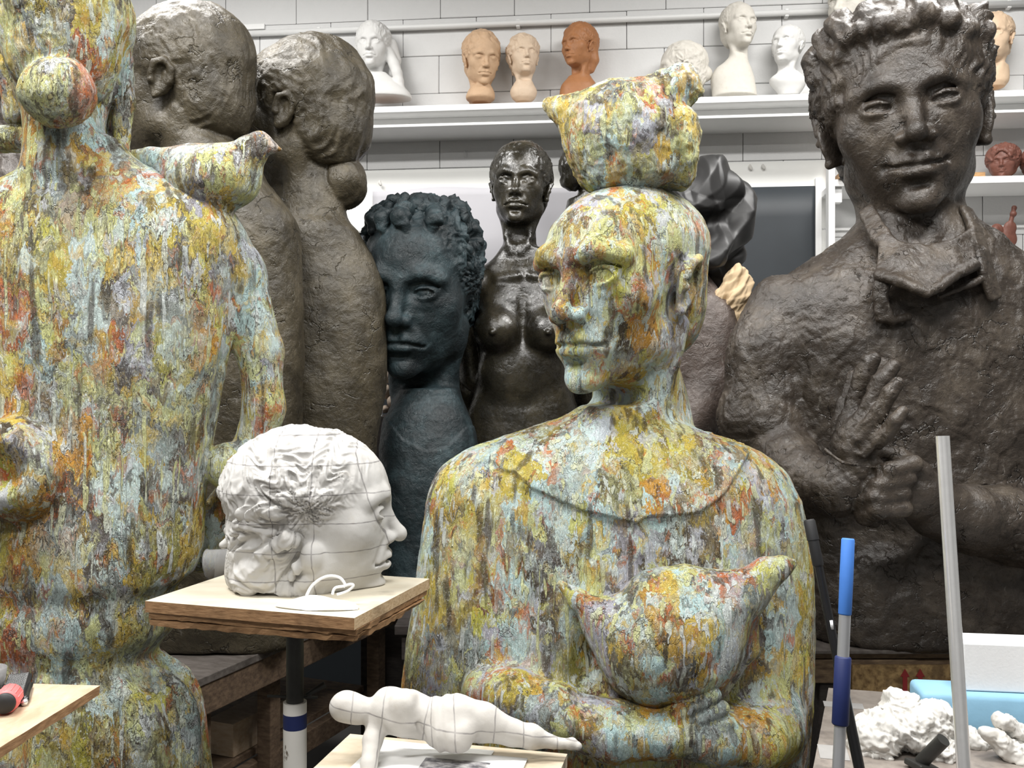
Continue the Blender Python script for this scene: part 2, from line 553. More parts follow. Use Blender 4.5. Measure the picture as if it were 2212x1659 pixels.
# ---------------------------------------------------------------- materials (procedural)
class NT:
    def __init__(s, name):
        s.m = bpy.data.materials.new(name); s.m.use_nodes = True
        s.t = s.m.node_tree; s.b = s.t.nodes['Principled BSDF']
        s.co = s.t.nodes.new('ShaderNodeTexCoord').outputs['Object']

    def n(s, kind, **kw):
        nd = s.t.nodes.new('ShaderNode' + kind)
        for k, v in kw.items(): setattr(nd, k, v)
        return nd

    def put(s, sock, v):
        if hasattr(v, 'node'): s.t.links.new(v, sock)
        elif isinstance(v, (tuple, list)) and len(v) == 3 and sock.type == 'RGBA': sock.default_value = (*v, 1)
        else: sock.default_value = v

    def map(s, scale=(1, 1, 1), rot=(0, 0, 0), loc=(0, 0, 0), src=None):
        nd = s.n('Mapping'); s.put(nd.inputs[0], src or s.co)
        nd.inputs['Scale'].default_value = scale; nd.inputs['Rotation'].default_value = rot; nd.inputs['Location'].default_value = loc
        return nd.outputs[0]

    def noise(s, scale, detail=3, rough=.5, vec=None, dist=0.0, col=False):
        nd = s.n('TexNoise'); s.put(nd.inputs['Vector'], vec or s.co)
        nd.inputs['Scale'].default_value = scale; nd.inputs['Detail'].default_value = detail
        nd.inputs['Roughness'].default_value = rough; nd.inputs['Distortion'].default_value = dist
        return nd.outputs['Color' if col else 'Fac']

    def voro(s, scale, vec=None, feature='F1', out='Distance', rnd=1.0):
        nd = s.n('TexVoronoi', feature=feature); s.put(nd.inputs['Vector'], vec or s.co)
        nd.inputs['Scale'].default_value = scale; nd.inputs['Randomness'].default_value = rnd
        return nd.outputs[out]

    def ramp(s, fac, stops, interp='LINEAR'):
        nd = s.n('ValToRGB'); nd.color_ramp.interpolation = interp; e = nd.color_ramp.elements
        while len(e) < len(stops): e.new(.5)
        for el, (p, c) in zip(e, stops):
            el.position = p; el.color = (c, c, c, 1) if not isinstance(c, (tuple, list)) else (*c, 1)
        s.put(nd.inputs[0], fac); return nd.outputs[0]

    def mix(s, fac, a, b, mode='MIX'):
        nd = s.n('Mix', data_type='RGBA', blend_type=mode)
        s.put(nd.inputs[0], fac); s.put(nd.inputs[6], a); s.put(nd.inputs[7], b)
        return nd.outputs[2]

    def math(s, op, a, b=0.0, clamp=False):
        nd = s.n('Math', operation=op, use_clamp=clamp); s.put(nd.inputs[0], a); s.put(nd.inputs[1], b)
        return nd.outputs[0]

    def step(s, v, lo, hi):
        nd = s.n('MapRange'); nd.interpolation_type = 'SMOOTHSTEP'
        s.put(nd.inputs[0], v); nd.inputs[1].default_value = lo; nd.inputs[2].default_value = hi
        return nd.outputs[0]

    def warp(s, amount, scale, vec=None, detail=2):
        c = s.noise(scale, detail, .5, vec, col=True)
        v = s.n('VectorMath', operation='SUBTRACT'); s.put(v.inputs[0], c); v.inputs[1].default_value = (.5, .5, .5)
        w = s.n('VectorMath', operation='SCALE'); s.put(w.inputs[0], v.outputs[0]); w.inputs['Scale'].default_value = amount
        a = s.n('VectorMath', operation='ADD'); s.put(a.inputs[0], vec or s.co); s.put(a.inputs[1], w.outputs[0])
        return a.outputs[0]

    def bump(s, h, strength=.5, dist=.01, prev=None):
        nd = s.n('Bump'); nd.inputs['Strength'].default_value = strength; nd.inputs['Distance'].default_value = dist
        s.put(nd.inputs['Height'], h)
        if prev is not None: s.put(nd.inputs['Normal'], prev)
        return nd.outputs[0]

    def out(s, col=None, rough=None, normal=None, metal=None, spec=None):
        for k, v in (('Base Color', col), ('Roughness', rough), ('Normal', normal), ('Metallic', metal), ('Specular IOR Level', spec)):
            if v is not None: s.put(s.b.inputs[k], v)
        return s.m


def plain(name, col, rough=.6, metal=0.0, var=.12, scale=30, bump=0.0, spec=.5):
    t = NT(name)
    n = t.noise(scale, 4, .6)
    c = t.mix(n, tuple(v * (1 - var) for v in col), tuple(min(v * (1 + var), 1) for v in col))
    nm = t.bump(t.noise(scale * 3, 3), bump, .002) if bump else None
    return t.out(c, rough, nm, metal, spec)


def painted(name, seed, dark=0.0):
    """many-coloured patina: dabs of aqua, lime, ochre, rust and lavender over dark bronze, with runs and scratches"""
    t = NT(name)
    o = t.map(loc=(seed * 3.1, seed * 1.7, seed * 2.3))
    w = t.warp(.05, 22, o, 3)
    sz = t.n('CombineXYZ'); t.put(sz.inputs[2], t.math('MULTIPLY', t.math('SUBTRACT', t.noise(70, 3, .6, t.map((1, 1, .06), src=o)), .5), .11))
    ad = t.n('VectorMath', operation='ADD'); t.put(ad.inputs[0], w); t.put(ad.inputs[1], sz.outputs[0])
    w = t.warp(.022, 120, ad.outputs[0], 3)
    stv = t.map((1, 1, .5), src=w)
    runv = t.map((1, 1, .10), src=o)
    base = t.ramp(t.noise(17, 4, .6, w), [(.30, (.030, .024, .017)), (.46, (.10, .075, .045)), (.58, (.20, .18, .17)), (.72, (.36, .35, .38))])
    # dabs: cells each with a colour of its own
    dabs = t.n('TexVoronoi', feature='F1'); t.put(dabs.inputs['Vector'], stv); dabs.inputs['Scale'].default_value = 15
    sep = t.n('SeparateColor'); t.put(sep.inputs[0], dabs.outputs['Color'])
    pal = t.ramp(sep.outputs[0], [(.00, (.60, .49, .08)), (.15, (.58, .80, .80)), (.31, (.66, .33, .04)), (.41, (.70, .72, .30)), (.55, (.52, .52, .60)),
                                  (.65, (.58, .16, .045)), (.715, (.74, .54, .10)), (.85, (.68, .84, .82)), (.95, (.50, .46, .07))], 'CONSTANT')
    m1 = t.step(t.math('ADD', sep.outputs[1], t.math('MULTIPLY', t.noise(34, 5, .65, w), .9)), .50 + dark, 1.05 + dark)
    c = t.mix(m1, base, pal)
    dab2 = t.n('TexVoronoi', feature='F1'); t.put(dab2.inputs['Vector'], t.map((1, 1, .6), loc=(5, 3, 1), src=w)); dab2.inputs['Scale'].default_value = 33
    sp2 = t.n('SeparateColor'); t.put(sp2.inputs[0], dab2.outputs['Color'])
    pal2 = t.ramp(sp2.outputs[0], [(.0, (.74, .88, .84)), (.20, (.68, .42, .05)), (.35, (.72, .70, .12)), (.52, (.64, .67, .74)), (.66, (.76, .80, .36)), (.81, (.60, .20, .05)), (.88, (.28, .20, .09))], 'CONSTANT')
    m2 = t.step(t.math('ADD', sp2.outputs[1], t.math('MULTIPLY', t.noise(60, 4, .7, w), .8)), .88 + dark, 1.28 + dark)
    c = t.mix(t.math('MULTIPLY', m2, .85), c, pal2)
    # small touches
    dab3 = t.n('TexVoronoi', feature='F1'); t.put(dab3.inputs['Vector'], t.map((1, 1, .7), loc=(2, 8, 6), src=w)); dab3.inputs['Scale'].default_value = 75
    sp3 = t.n('SeparateColor'); t.put(sp3.inputs[0], dab3.outputs['Color'])
    pal3 = t.ramp(sp3.outputs[0], [(.0, (.05, .036, .024)), (.17, (.80, .88, .86)), (.38, (.70, .48, .07)), (.52, (.10, .08, .07)), (.62, (.76, .76, .32)), (.80, (.48, .16, .045)), (.90, (.70, .72, .76))], 'CONSTANT')
    m3 = t.step(t.math('ADD', sp3.outputs[1], t.math('MULTIPLY', t.noise(20, 4, .7, w), .9)), 1.02, 1.35)
    c = t.mix(t.math('MULTIPLY', m3, .75), c, pal3)
    # broad washes
    c = t.mix(t.math('MULTIPLY', t.step(t.noise(6, 4, .6, stv), .54, .66), .45), c, (.70, .84, .80))
    c = t.mix(t.math('MULTIPLY', t.step(t.noise(7, 4, .6, t.map(loc=(7, 2, 5), src=stv)), .56, .68), .5), c, (.62, .52, .07))
    c = t.mix(t.math('MULTIPLY', t.step(t.noise(15, 5, .7, t.map(loc=(4, 1, 9), src=w)), .51, .67), .42), c, (.74, .90, .87))
    c = t.mix(t.math('MULTIPLY', t.step(t.noise(17, 5, .7, t.map(loc=(9, 5, 2), src=w)), .53, .66), .65), c, (.78, .58, .10))
    c = t.mix(t.math('MULTIPLY', t.step(t.noise(13, 5, .7, t.map(loc=(1, 7, 6), src=w)), .575, .66), .8), c, (.66, .17, .035))
    # vertical runs
    fr = t.map((1, 1, .045), src=t.warp(.006, 30, o, 2))
    run = t.noise(78, 1, .5, fr)
    rm = t.math('MULTIPLY', t.step(run, .60, .62), t.step(t.noise(10, 3, .6, t.map((1, 1, .6), loc=(3, 9, 4), src=o)), .42, .50))
    c = t.mix(t.math('MULTIPLY', rm, .85), c, t.ramp(t.noise(5, 1, .5, o), [(.4, (.76, .78, .38)), (.6, (.80, .86, .84))]))
    run2 = t.noise(30, 2, .5, t.map(loc=(1, 6, 2), src=runv))
    c = t.mix(t.math('MULTIPLY', t.step(run2, .60, .68), .75), c, (.06, .043, .024))
    # dark speckle: bronze showing between the dry brush strokes, white flecks
    fine = t.noise(130, 5, .75, w)
    thin = t.step(t.noise(11, 4, .6, t.map(loc=(2, 4, 8), src=o)), .38 - dark, .60 - dark)
    c = t.mix(t.math('MULTIPLY', t.step(fine, .50, .60), t.math('ADD', t.math('MULTIPLY', thin, .85), .12)), c, (.045, .032, .022))
    c = t.mix(t.math('MULTIPLY', t.step(t.noise(190, 4, .75, o), .57, .66), .6), c, (.84, .86, .82))
    # cracks
    ce = t.voro(23, t.warp(.13, 24, o, 4), 'DISTANCE_TO_EDGE')
    cm = t.math('MULTIPLY', t.math('SUBTRACT', 1.0, t.step(ce, .0, .04)), t.step(t.noise(11, 3, .6, o), .54, .66))
    c = t.mix(t.math('MULTIPLY', cm, .6), c, (.02, .015, .01))
    hgt = t.math('ADD', t.math('MULTIPLY', fine, .5), t.math('ADD', t.math('MULTIPLY', t.noise(48, 4, .6, w), 1.1), t.math('MULTIPLY', m1, .35)))
    hgt = t.math('SUBTRACT', hgt, t.math('MULTIPLY', cm, .6))
    hgt = t.math('ADD', hgt, t.math('ADD', t.math('MULTIPLY', m3, .35), t.math('MULTIPLY', rm, .6)))
    nm = t.bump(hgt, .9, .013)
    return t.out(c, t.ramp(fine, [(.3, .30), (.7, .58)]), nm, 0, .5)


def bronze(name, a, b, d, seed=0, rough=.42, flake=1.0, fscale=20, spec=.6, dusty=(.30, .28, .25), relief=.5):
    """patinated bronze: a dark, b middle, d light tones; flaked clay relief"""
    t = NT(name)
    o = t.map(loc=(seed, seed * 1.3, seed * .7))
    w = t.warp(.05, 14, o, 3)
    n1 = t.noise(9, 5, .62, w)
    c = t.ramp(n1, [(.30, a), (.50, b), (.72, d)])
    fine = t.noise(95, 5, .7, w)
    c = t.mix(t.math('MULTIPLY', t.step(fine, .52, .66), .5), c, a)
    fl = t.voro(fscale, t.warp(.14, 16, o, 4), 'DISTANCE_TO_EDGE')
    ed = t.math('SUBTRACT', 1.0, t.step(fl, .0, .05))
    ed = t.math('MULTIPLY', ed, t.step(t.noise(13, 3, .6, o), .52, .66))
    c = t.mix(t.math('MULTIPLY', ed, .75 * min(flake, 1)), c, tuple(v * .3 for v in a))
    sc = t.step(t.noise(60, 4, .7, t.map((1, 1, .35), (0, .6, 0), src=o)), .64, .72)
    c = t.mix(t.math('MULTIPLY', sc, .35), c, dusty)
    h = t.math('SUBTRACT', t.math('ADD', t.math('MULTIPLY', fine, .35), t.noise(34, 5, .62, w)), t.math('MULTIPLY', ed, .8 * flake))
    nm = t.bump(h, relief, .012)
    return t.out(c, t.ramp(fine, [(.35, rough - .08), (.65, rough + .16)]), nm, 0.0, spec)


def wood(name, light, dark, scale=14, stretch=(1, 9, 9), rough=.65, wear=None, edge=None):
    t = NT(name)
    v = t.map(stretch)
    w = t.warp(.06, 5, v, 2)
    g = t.noise(scale, 6, .62, w)
    c = t.mix(t.ramp(g, [(.34, 0.0), (.66, 1.0)]), dark, light)
    c = t.mix(t.math('MULTIPLY', t.step(t.noise(9, 4, .6), .56, .72), .5), c, tuple(x * .45 for x in dark))
    if wear: c = t.mix(t.math('MULTIPLY', t.step(t.noise(16, 4, .6), .52, .66), .6), c, wear)
    return t.out(c, rough, t.bump(g, .3, .003))


def plaster(name, col=(.66, .645, .61), var=.06, rough=.75, bump=.25, stain=(.62, .56, .45), stain_amt=.25, scale=1.0):
    t = NT(name)
    c = t.mix(t.noise(14 * scale, 4, .6), tuple(v * (1 - var) for v in col), tuple(min(1, v * (1 + var)) for v in col))
    c = t.mix(t.math('MULTIPLY', t.step(t.noise(20 * scale, 5, .7), .52, .74), stain_amt), c, stain)
    return t.out(c, rough, t.bump(t.noise(60 * scale, 4, .6), bump, .003), 0, .35)


def gridded(name, base_col, hz, hstep, planes, width=.0016):
    """plaster with pencil construction lines: level rings every hstep and upright planes (axis normals)"""
    t = NT(name)
    c = t.mix(t.noise(26, 4, .6), tuple(v * .94 for v in base_col), base_col)
    c = t.mix(t.math('MULTIPLY', t.step(t.noise(30, 5, .7), .54, .76), .3), c, tuple(v * w for v, w in zip(base_col, (.86, .78, .66))))
    wv = t.warp(.006, 30, None, 2)
    sp = t.n('SeparateXYZ'); t.put(sp.inputs[0], wv)
    lines = None
    z = t.math('ABSOLUTE', t.math('SUBTRACT', t.math('FRACT', t.math('DIVIDE', t.math('SUBTRACT', sp.outputs[2], hz), hstep)), .5))
    lines = t.math('LESS_THAN', t.math('MULTIPLY', z, hstep), width)
    for nrm, dd in planes:
        dt = t.n('VectorMath', operation='DOT_PRODUCT'); t.put(dt.inputs[0], wv); dt.inputs[1].default_value = nrm
        lines = t.math('MAXIMUM', lines, t.math('LESS_THAN', t.math('ABSOLUTE', t.math('SUBTRACT', dt.outputs['Value'], dd)), width))
    amt = t.math('MULTIPLY', lines, t.ramp(t.noise(60, 3), [(.3, .35), (.7, .8)]))
    c = t.mix(amt, c, (.16, .15, .15))
    return t.out(c, .75, t.bump(t.noise(70, 4, .6), .25, .003), 0, .35)


M = {}
M['painted_front'] = painted('painted_patina_front', 1.0, -.05)
M['painted_back'] = painted('painted_patina_back', 4.0, .03)
M['bronze_brown'] = bronze('bronze_brown', (.022, .0165, .012), (.050, .039, .030), (.112, .091, .070), 2.0, .36, 1.0, 17)
M['bronze_olive'] = bronze('bronze_olive', (.027, .0215, .0125), (.058, .047, .028), (.112, .093, .060), 5.0, .42, .8, 13)
M['bronze_dark'] = bronze('bronze_dark', (.009, .0075, .0045), (.021, .018, .0115), (.050, .042, .026), 8.0, .24, .3, 12, .8, (.12, .10, .07), .22)
M['bronze_red'] = bronze('bronze_red', (.040, .028, .022), (.082, .060, .050), (.14, .11, .095), 3.0, .40, .6, 12)
M['bronze_teal'] = bronze('bronze_teal', (.0055, .0095, .0115), (.0135, .024, .028), (.045, .074, .084), 6.0, .50, .3, 24, .45, (.16, .22, .23))
M['bronze_hair'] = bronze('bronze_hair', (.026, .020, .017), (.055, .044, .037), (.10, .085, .072), 7.0, .40, .3, 12)
M['plaster'] = plaster('white_plaster')
M['plaster_warm'] = plaster('old_plaster', (.63, .60, .54), .08, .75, .2, (.50, .45, .36), .35, 3)
M['plaster_bust'] = plaster('white_bust', (.66, .655, .64), .04, .7, .12, (.66, .63, .58), .2, 3)
M['clay_tan'] = plaster('tan_clay', (.56, .38, .24), .10, .6, .1, (.38, .22, .12), .3, 3)
M['clay_beige'] = plaster('beige_clay', (.64, .50, .37), .08, .6, .1, (.46, .30, .18), .3, 3)
M['clay_peach'] = plaster('peach_clay', (.66, .49, .34), .07, .6, .1, (.50, .34, .22), .3, 3)
M['clay_brown'] = plaster('brown_clay', (.36, .16, .068), .12, .5, .1, (.20, .08, .035), .4, 3)
M['clay_red'] = plaster('red_clay', (.15, .060, .043), .15, .5, .2, (.07, .03, .022), .4, 3)
M['wall_paint'] = plaster('painted_block', (.66, .66, .655), .03, .7, .35, (.55, .55, .54), .15, 1.2)
M['wall_far'] = plain('studio_wall', (.26, .26, .255), .8)
M['mortar'] = plaster('painted_joint', (.62, .62, .61), .05, .8, .2)
M['shelf_white'] = plain('white_shelf', (.84, .84, .83), .5, 0, .03)
M['pipe_white'] = plain('white_pipe', (.74, .74, .73), .4, 0, .04)
M['paper'] = plain('white_paper', (.86, .86, .83), .8, 0, .03, 12)
M['paper_grey'] = plain('grey_paper', (.56, .55, .58), .8, 0, .05, 5)
M['slate'] = plain('slate_board', (.028, .034, .040), .55, 0, .2, 6)
M['blue_tape'] = plain('blue_tape', (.035, .13, .42), .5)
M['ply_top'] = wood('pale_ply', (.58, .54, .44), (.53, .475, .37), 5, (2, 6, 6), .6)
M['ply_edge'] = wood('ply_edge', (.40, .235, .115), (.22, .115, .05), 22, (2, 2, 12), .7)
M['ply_end'] = wood('ply_end', (.66, .50, .32), (.46, .31, .17), 22, (5, 5, 10), .7)
M['wood_board'] = wood('scrap_board', (.50, .395, .29), (.39, .28, .18), 10, (5, 2, 6), .6)
M['front_board'] = wood('pale_board', (.50, .44, .34), (.42, .35, .25), 8, (2, 6, 6), .6, (.36, .30, .22))
M['tape_grey'] = plain('grey_tape', (.36, .35, .34), .6, 0, .15, 30)
M['wood_beam'] = wood('old_beam', (.20, .135, .085), (.085, .055, .036), 11, (6, 2, 9), .75)
M['wood_top'] = wood('bench_top', (.17, .15, .135), (.09, .075, .065), 9, (6, 2, 9), .7)
M['wood_base'] = wood('walnut_base', (.34, .17, .075), (.17, .075, .03), 14, (2, 9, 9), .45)
M['wood_strip'] = wood('oak_strip', (.52, .32, .15), (.36, .19, .08), 14, (2, 9, 9), .5)
M['pallet'] = wood('pallet_wood', (.24, .165, .095), (.10, .065, .04), 12, (2, 9, 9), .8)
M['osb'] = wood('strand_board', (.42, .28, .12), (.14, .08, .03), 38, (1.6, 1, 1.6), .8, (.10, .06, .03))
M['table_grey'] = wood('stained_table', (.34, .30, .265), (.22, .19, .165), 6, (3, 3, 3), .6, (.15, .13, .12))
M['steel'] = plain('bright_steel', (.90, .90, .90), .20, .66, .10, 60)
M['grate'] = plain('dull_steel', (.30, .30, .30), .4, .5)
M['alu'] = plain('aluminium', (.50, .51, .53), .40, .7, .05)
M['black_gloss'] = plain('black_paint', (.012, .012, .013), .25)
M['black_rubber'] = plain('black_rubber', (.016, .016, .017), .6)
M['blue_foam'] = plain('blue_grip', (.055, .20, .62), .7, 0, .08, 40)
M['navy'] = plain('navy_sleeve', (.010, .020, .10), .55)
M['foam_block'] = plain('blue_foam_block', (.27, .50, .68), .8, 0, .10, 20, .3)
M['styrofoam'] = plain('white_foam', (.84, .85, .86), .8, 0, .02, 60, .2)
M['gun_metal'] = plain('grey_pipe', (.045, .045, .042), .45, .4, .35, 30)
M['red_paint'] = plain('red_print', (.26, .022, .022), .7)
M['pink'] = plain('pink_handle', (.78, .16, .16), .5)
M['kraft'] = plain('kraft_paper', (.56, .42, .26), .8, 0, .10, 18)
M['plastic_black'] = plain('black_sheet', (.016, .0155, .0155), .46, 0, .2, 10, 0, .5)
M['fabric_white'] = plain('white_fabric', (.88, .88, .87), .85, 0, .02, 60, .1)
M['floor'] = plain('concrete_floor', (.075, .070, .065), .8, 0, .3, 6)
M['ceiling'] = plain('white_ceiling', (.42, .42, .41), .8)
M['dark_wood'] = wood('dark_bench', (.055, .045, .04), (.025, .02, .018), 9, (2, 9, 9), .7)
M['stone_pale'] = plaster('pale_stone', (.42, .34, .27), .2, .8, .3, (.22, .17, .13), .5, 2)


def clear_plastic():
    t = NT('clear_plastic'); t.out((.92, .92, .92), .08)
    t.b.inputs['Transmission Weight'].default_value = .85; t.b.inputs['IOR'].default_value = 1.2
    return t.m


def white_tube():
    t = NT('white_pole')
    sp = t.n('SeparateXYZ'); t.put(sp.inputs[0], t.co)
    c = t.mix(t.step(t.noise(40, 5, .7, t.map((1, 1, .5))), .62, .68), (.80, .78, .73), (.20, .17, .13))
    return t.out(c, .5)


M['clear'] = clear_plastic(); M['white_pole'] = white_tube()

# ---------------------------------------------------------------- the room
WA = math.radians(-5.7)                       # the back wall is a little nearer on the right
WC = Vector((0, 4.2, 0)); WX = Vector((math.cos(WA), math.sin(WA), 0)); WN = Vector((math.sin(-WA), math.cos(WA), 0)) * -1


def onwall(s, z, out=0.0):
    """point s metres along the back wall, height z, out metres in front of it"""
    return WC + WX * s + Vector((0, 0, z)) - Vector((-WX.y, WX.x, 0)) * out


def wall_s(u, out=0.0):
    """where along the wall photo column u falls"""
    k = (u - 1106) / FPX
    nrm = Vector((-WX.y, WX.x, 0)); B = WC - nrm * out
    return (k * B.y - B.x) / (WX.x - k * WX.y)


def wall_z(u, v, out=0.0):
    y = onwall(wall_s(u, out), 0, out).y
    return EYE - (v - 829.5) * y / FPX


def wall_box(name, s0, s1, z0, z1, out0, out1, mat, parent=None, bevel=.0):
    bm = bm_box(s1 - s0, out1 - out0, z1 - z0, bevel)
    o = bm_obj(name, bm, mat, parent)
    p = onwall((s0 + s1) / 2, (z0 + z1) / 2, (out0 + out1) / 2)
    o.location = p if parent is None or parent.type == 'MESH' and False else p - Vector(parent.location)
    o.rotation_euler = (0, 0, WA)
    return o


def struct(name, bm, mat, loc=(0, 0, 0), rot=(0, 0, 0)):
    o = bm_obj(name, bm, mat, None, False, loc, rot); o['kind'] = 'structure'; return o


HC = 3.62
struct('floor', bm_box(9, 9, .1), M['floor'], (0, 1.0, -.05))
struct('ceiling', bm_box(9, 9, .1), M['ceiling'], (0, 1.0, HC + .05))
wall_back = struct('wall_back', bm_box(9, .2, HC), M['mortar'], onwall(0, HC / 2, -.1), (0, 0, WA))
struct('wall_left', bm_box(.1, 9, HC), M['wall_far'], (-3.4, 1.0, HC / 2))
struct('wall_right', bm_box(.1, 9, HC), M['wall_far'], (3.6, 1.0, HC / 2))
struct('wall_front', bm_box(9, .1, HC), M['wall_far'], (0, -2.6, HC / 2))
# concrete blocks, laid in running bond
BH = .1705; BL = .338
zc = wall_z(900, 126)
rb = random.Random(5)
bmesh_block = [None] * 4
for i in range(4):
    bm = bm_box(BL - .0022, .024, BH - .0022, .0025, 1)
    for vtx in bm.verts:
        if vtx.co.y < 0: vtx.co.y += rb.uniform(-.0012, .0012)
    me = bpy.data.meshes.new('concrete_block'); bm.to_mesh(me); bm.free(); me.materials.append(M['wall_paint']); bmesh_block[i] = me
s_ref = wall_s(873)
for r in range(-7, 5):
    z0 = zc + r * BH
    sh = s_ref + (BL / 2 if r % 2 else 0) + rb.uniform(-.01, .01)
    for c in range(-6, 12):
        sx = sh + (c + .5) * BL
        if abs(sx - .05) > 2.95: continue
        if z0 + BH > HC: continue
        o = bpy.data.objects.new('concrete_block', rb.choice(bmesh_block))
        o.location = (sx, -.1 - .010 + rb.uniform(-.0012, .0012), z0 + BH / 2 - HC / 2); link(o, wall_back)
# conduit pipe, trunking and clips
zp = wall_z(900, 67)
t = thing('conduit_pipe', 'white painted conduit pipe running along the block wall above the shelf busts', 'pipe', onwall(0, zp, .045))
o = bm_obj('pipe', bm_tube([onwall(-2.5, 0, 0) - WC, onwall(2.6, 0, 0) - WC], .0135, 16), M['pipe_white'], t, True)
for u in (690, 1120, 1700, 2180):
    p = onwall(wall_s(u, .04), 0, 0) - WC
    bm = bm_box(.018, .05, .036, .004); c = bm_obj('pipe_clip', bm, M['pipe_white'], t, False, p + Vector((0, .018, 0)), (0, 0, WA))
t = tag(wall_box('cable_trunking', wall_s(470), wall_s(577), wall_z(540, 70), wall_z(540, 58), .023, .035, M['pipe_white'], None, .002),
        'short flat white trunking strip on the wall above the bronze heads', 'trunking')
# ceiling lamps
for lx, ly, lz, pw in LAMPS:
    t = thing('ceiling_lamp', 'long white fluorescent ceiling lamp above the room, out of the picture', 'lamp', (lx, ly, HC), 'fluorescent ceiling lamps')
    bm_obj('tray', bm_box(1.3, .32, .045, .006), M['shelf_white'], t, False, (0, 0, -.0225))
# long shelf
def shelf(name, u0, u1, v, label, out=.28, board=.026, drop=.075, uv=None):
    uv = uv or u0
    z = wall_z(uv, v, out)
    s0 = wall_s(u0, out); s1 = wall_s(u1, out)
    t = thing(name, label, 'shelf', onwall((s0 + s1) / 2, z, 0))
    wall_box('shelf_board', s0, s1, z - board, z, .022, out, M['shelf_white'], t, .002)
    wall_box('apron', s0, s1, z - drop, z - board, .022, out - .10, M['shelf_white'], t, .002)
    wall_box('lower_lip', s0, s1, z - drop - .012, z - drop, .022, out - .012, M['shelf_white'], t, .002)
    return z, t
ZS, _t = shelf('wall_shelf', 480, 1890, 231, 'long white wall shelf carrying the row of plaster and clay portrait heads', uv=800)
ZR, _t = shelf('wall_shelf', 2060, 2420, 195, 'white wall shelf at upper right carrying one peach clay head', uv=2170)
# shelving unit low on the right
so = .30
z2 = wall_z(2150, 380, so)
t = thing('shelving_unit', 'white upright shelving unit behind the tall bronze figure, small red clay pieces on it', 'shelf', onwall(wall_s(1797, so), 0, 0))
s0 = wall_s(1797, so); s1 = wall_s(2400, so)
wall_box('upright', s0 - .013, s0 + .013, .0, ZS - .3, so - .05, so, M['shelf_white'], t, .002)
wall_box('upright', s0 - .013, s0 + .013, .0, ZS - .3, .024, .07, M['shelf_white'], t, .002)
wall_box('shelf_board', s0 + .013, s1, z2 - .028, z2, .024, so, M['shelf_white'], t, .002)
z3 = wall_z(2150, 560, so)
wall_box('shelf_board', s0 + .013, s1, z3 - .028, z3, .024, so, M['shelf_white'], t, .002)
wall_box('bracket', s0 + .016, s0 + .045, z2 - .09, z2 - .028, so - .06, so - .02, M['shelf_white'], t, .001)
wall_box('back_rail', s0 + .013, s1, z2 - .165, z2 - .155, .024, .04, M['shelf_white'], t, .001)
# things pinned to the wall
def sheet(name, u0, u1, v0, v1, out, mat, label, cat, wav=.004, thick=.0012, seed=0, nx=26, nz=18):
    s0, s1 = wall_s(u0, out), wall_s(u1, out); z1 = wall_z((u0 + u1) / 2, v0, out); z0 = wall_z((u0 + u1) / 2, v1, out)
    bm = bmesh.new(); g = {}
    for k in (0, 1):
        for i in range(nx + 1):
            for j in range(nz + 1):
                a = i / nx; b = j / nz
                y = -wav * (math.sin(a * 9 + seed) * .5 + .5 + .6 * math.sin(a * 17 + b * 3 + seed)) * (.35 + .65 * abs(b - .95)) - (thick if k else 0)
                g[k, i, j] = bm.verts.new(((a - .5) * (s1 - s0), y, (b - .5) * (z1 - z0) - .012 * (math.sin(a * 7 + seed) * .5 + .3 * math.sin(a * 15)) * (b > .95) * (wav > .003)))
    for i in range(nx):
        for j in range(nz):
            bm.faces.new((g[1, i, j], g[1, i + 1, j], g[1, i + 1, j + 1], g[1, i, j + 1]))
            bm.faces.new((g[0, i, j + 1], g[0, i + 1, j + 1], g[0, i + 1, j], g[0, i, j]))
    rim = [(i, 0) for i in range(nx)] + [(nx, j) for j in range(nz)] + [(i, nz) for i in range(nx, 0, -1)] + [(0, j) for j in range(nz, 0, -1)]
    for a, b in zip(rim, rim[1:] + rim[:1]): bm.faces.new((g[0][a] if False else g[0, a[0], a[1]], g[0, b[0], b[1]], g[1, b[0], b[1]], g[1, a[0], a[1]]))
    o = bm_obj(name, bm, mat, None, True, onwall((s0 + s1) / 2, (z0 + z1) / 2, out), (0, 0, WA))
    return tag(o, label, cat)
sheet('dark_panel', 560, 1240, 492, 1545, .028, M['slate'], 'tall dark slate panel standing against the wall behind the teal head', 'board', 0, .012)  # added dark sheet, keeps pale wall from showing in the shaded gap
sheet('paper_sheet', 715, 1255, 364, 500, .047, M['paper'], 'wide white paper pinned to the wall behind the teal bronze head', 'paper', .003, seed=1)
sheet('paper_sheet', 805, 1262, 406, 690, .062, M['paper_grey'], 'pale grey sheet pinned over the white paper behind the nude bronze', 'paper', .006, seed=2)
sheet('display_board', 1440, 1786, 351, 760, .030, M['paper'], 'white board on the wall to the left of the shelving unit', 'board', 0, .010)
sheet('dark_panel', 1545, 1759, 405, 1575, .048, M['slate'], 'square dark slate panel leaning on the white board', 'board', 0, .012)
sheet('tape_strip', 1761, 1771, 352, 408, .034, M['blue_tape'], 'short upper strip of blue tape on the white board edge', 'tape', 0, .002, 0, 3, 3)
sheet('tape_strip', 1764, 1769, 408, 495, .034, M['blue_tape'], 'thin lower strip of blue tape beside the slate panel', 'tape', 0, .002, 0, 3, 3)
sheet('wood_batten', 1787, 1794, 362, 403, .034, M['wood_strip'], 'short brown wooden batten on the wall beside the shelving upright', 'batten', 0, .012, 0, 3, 3)
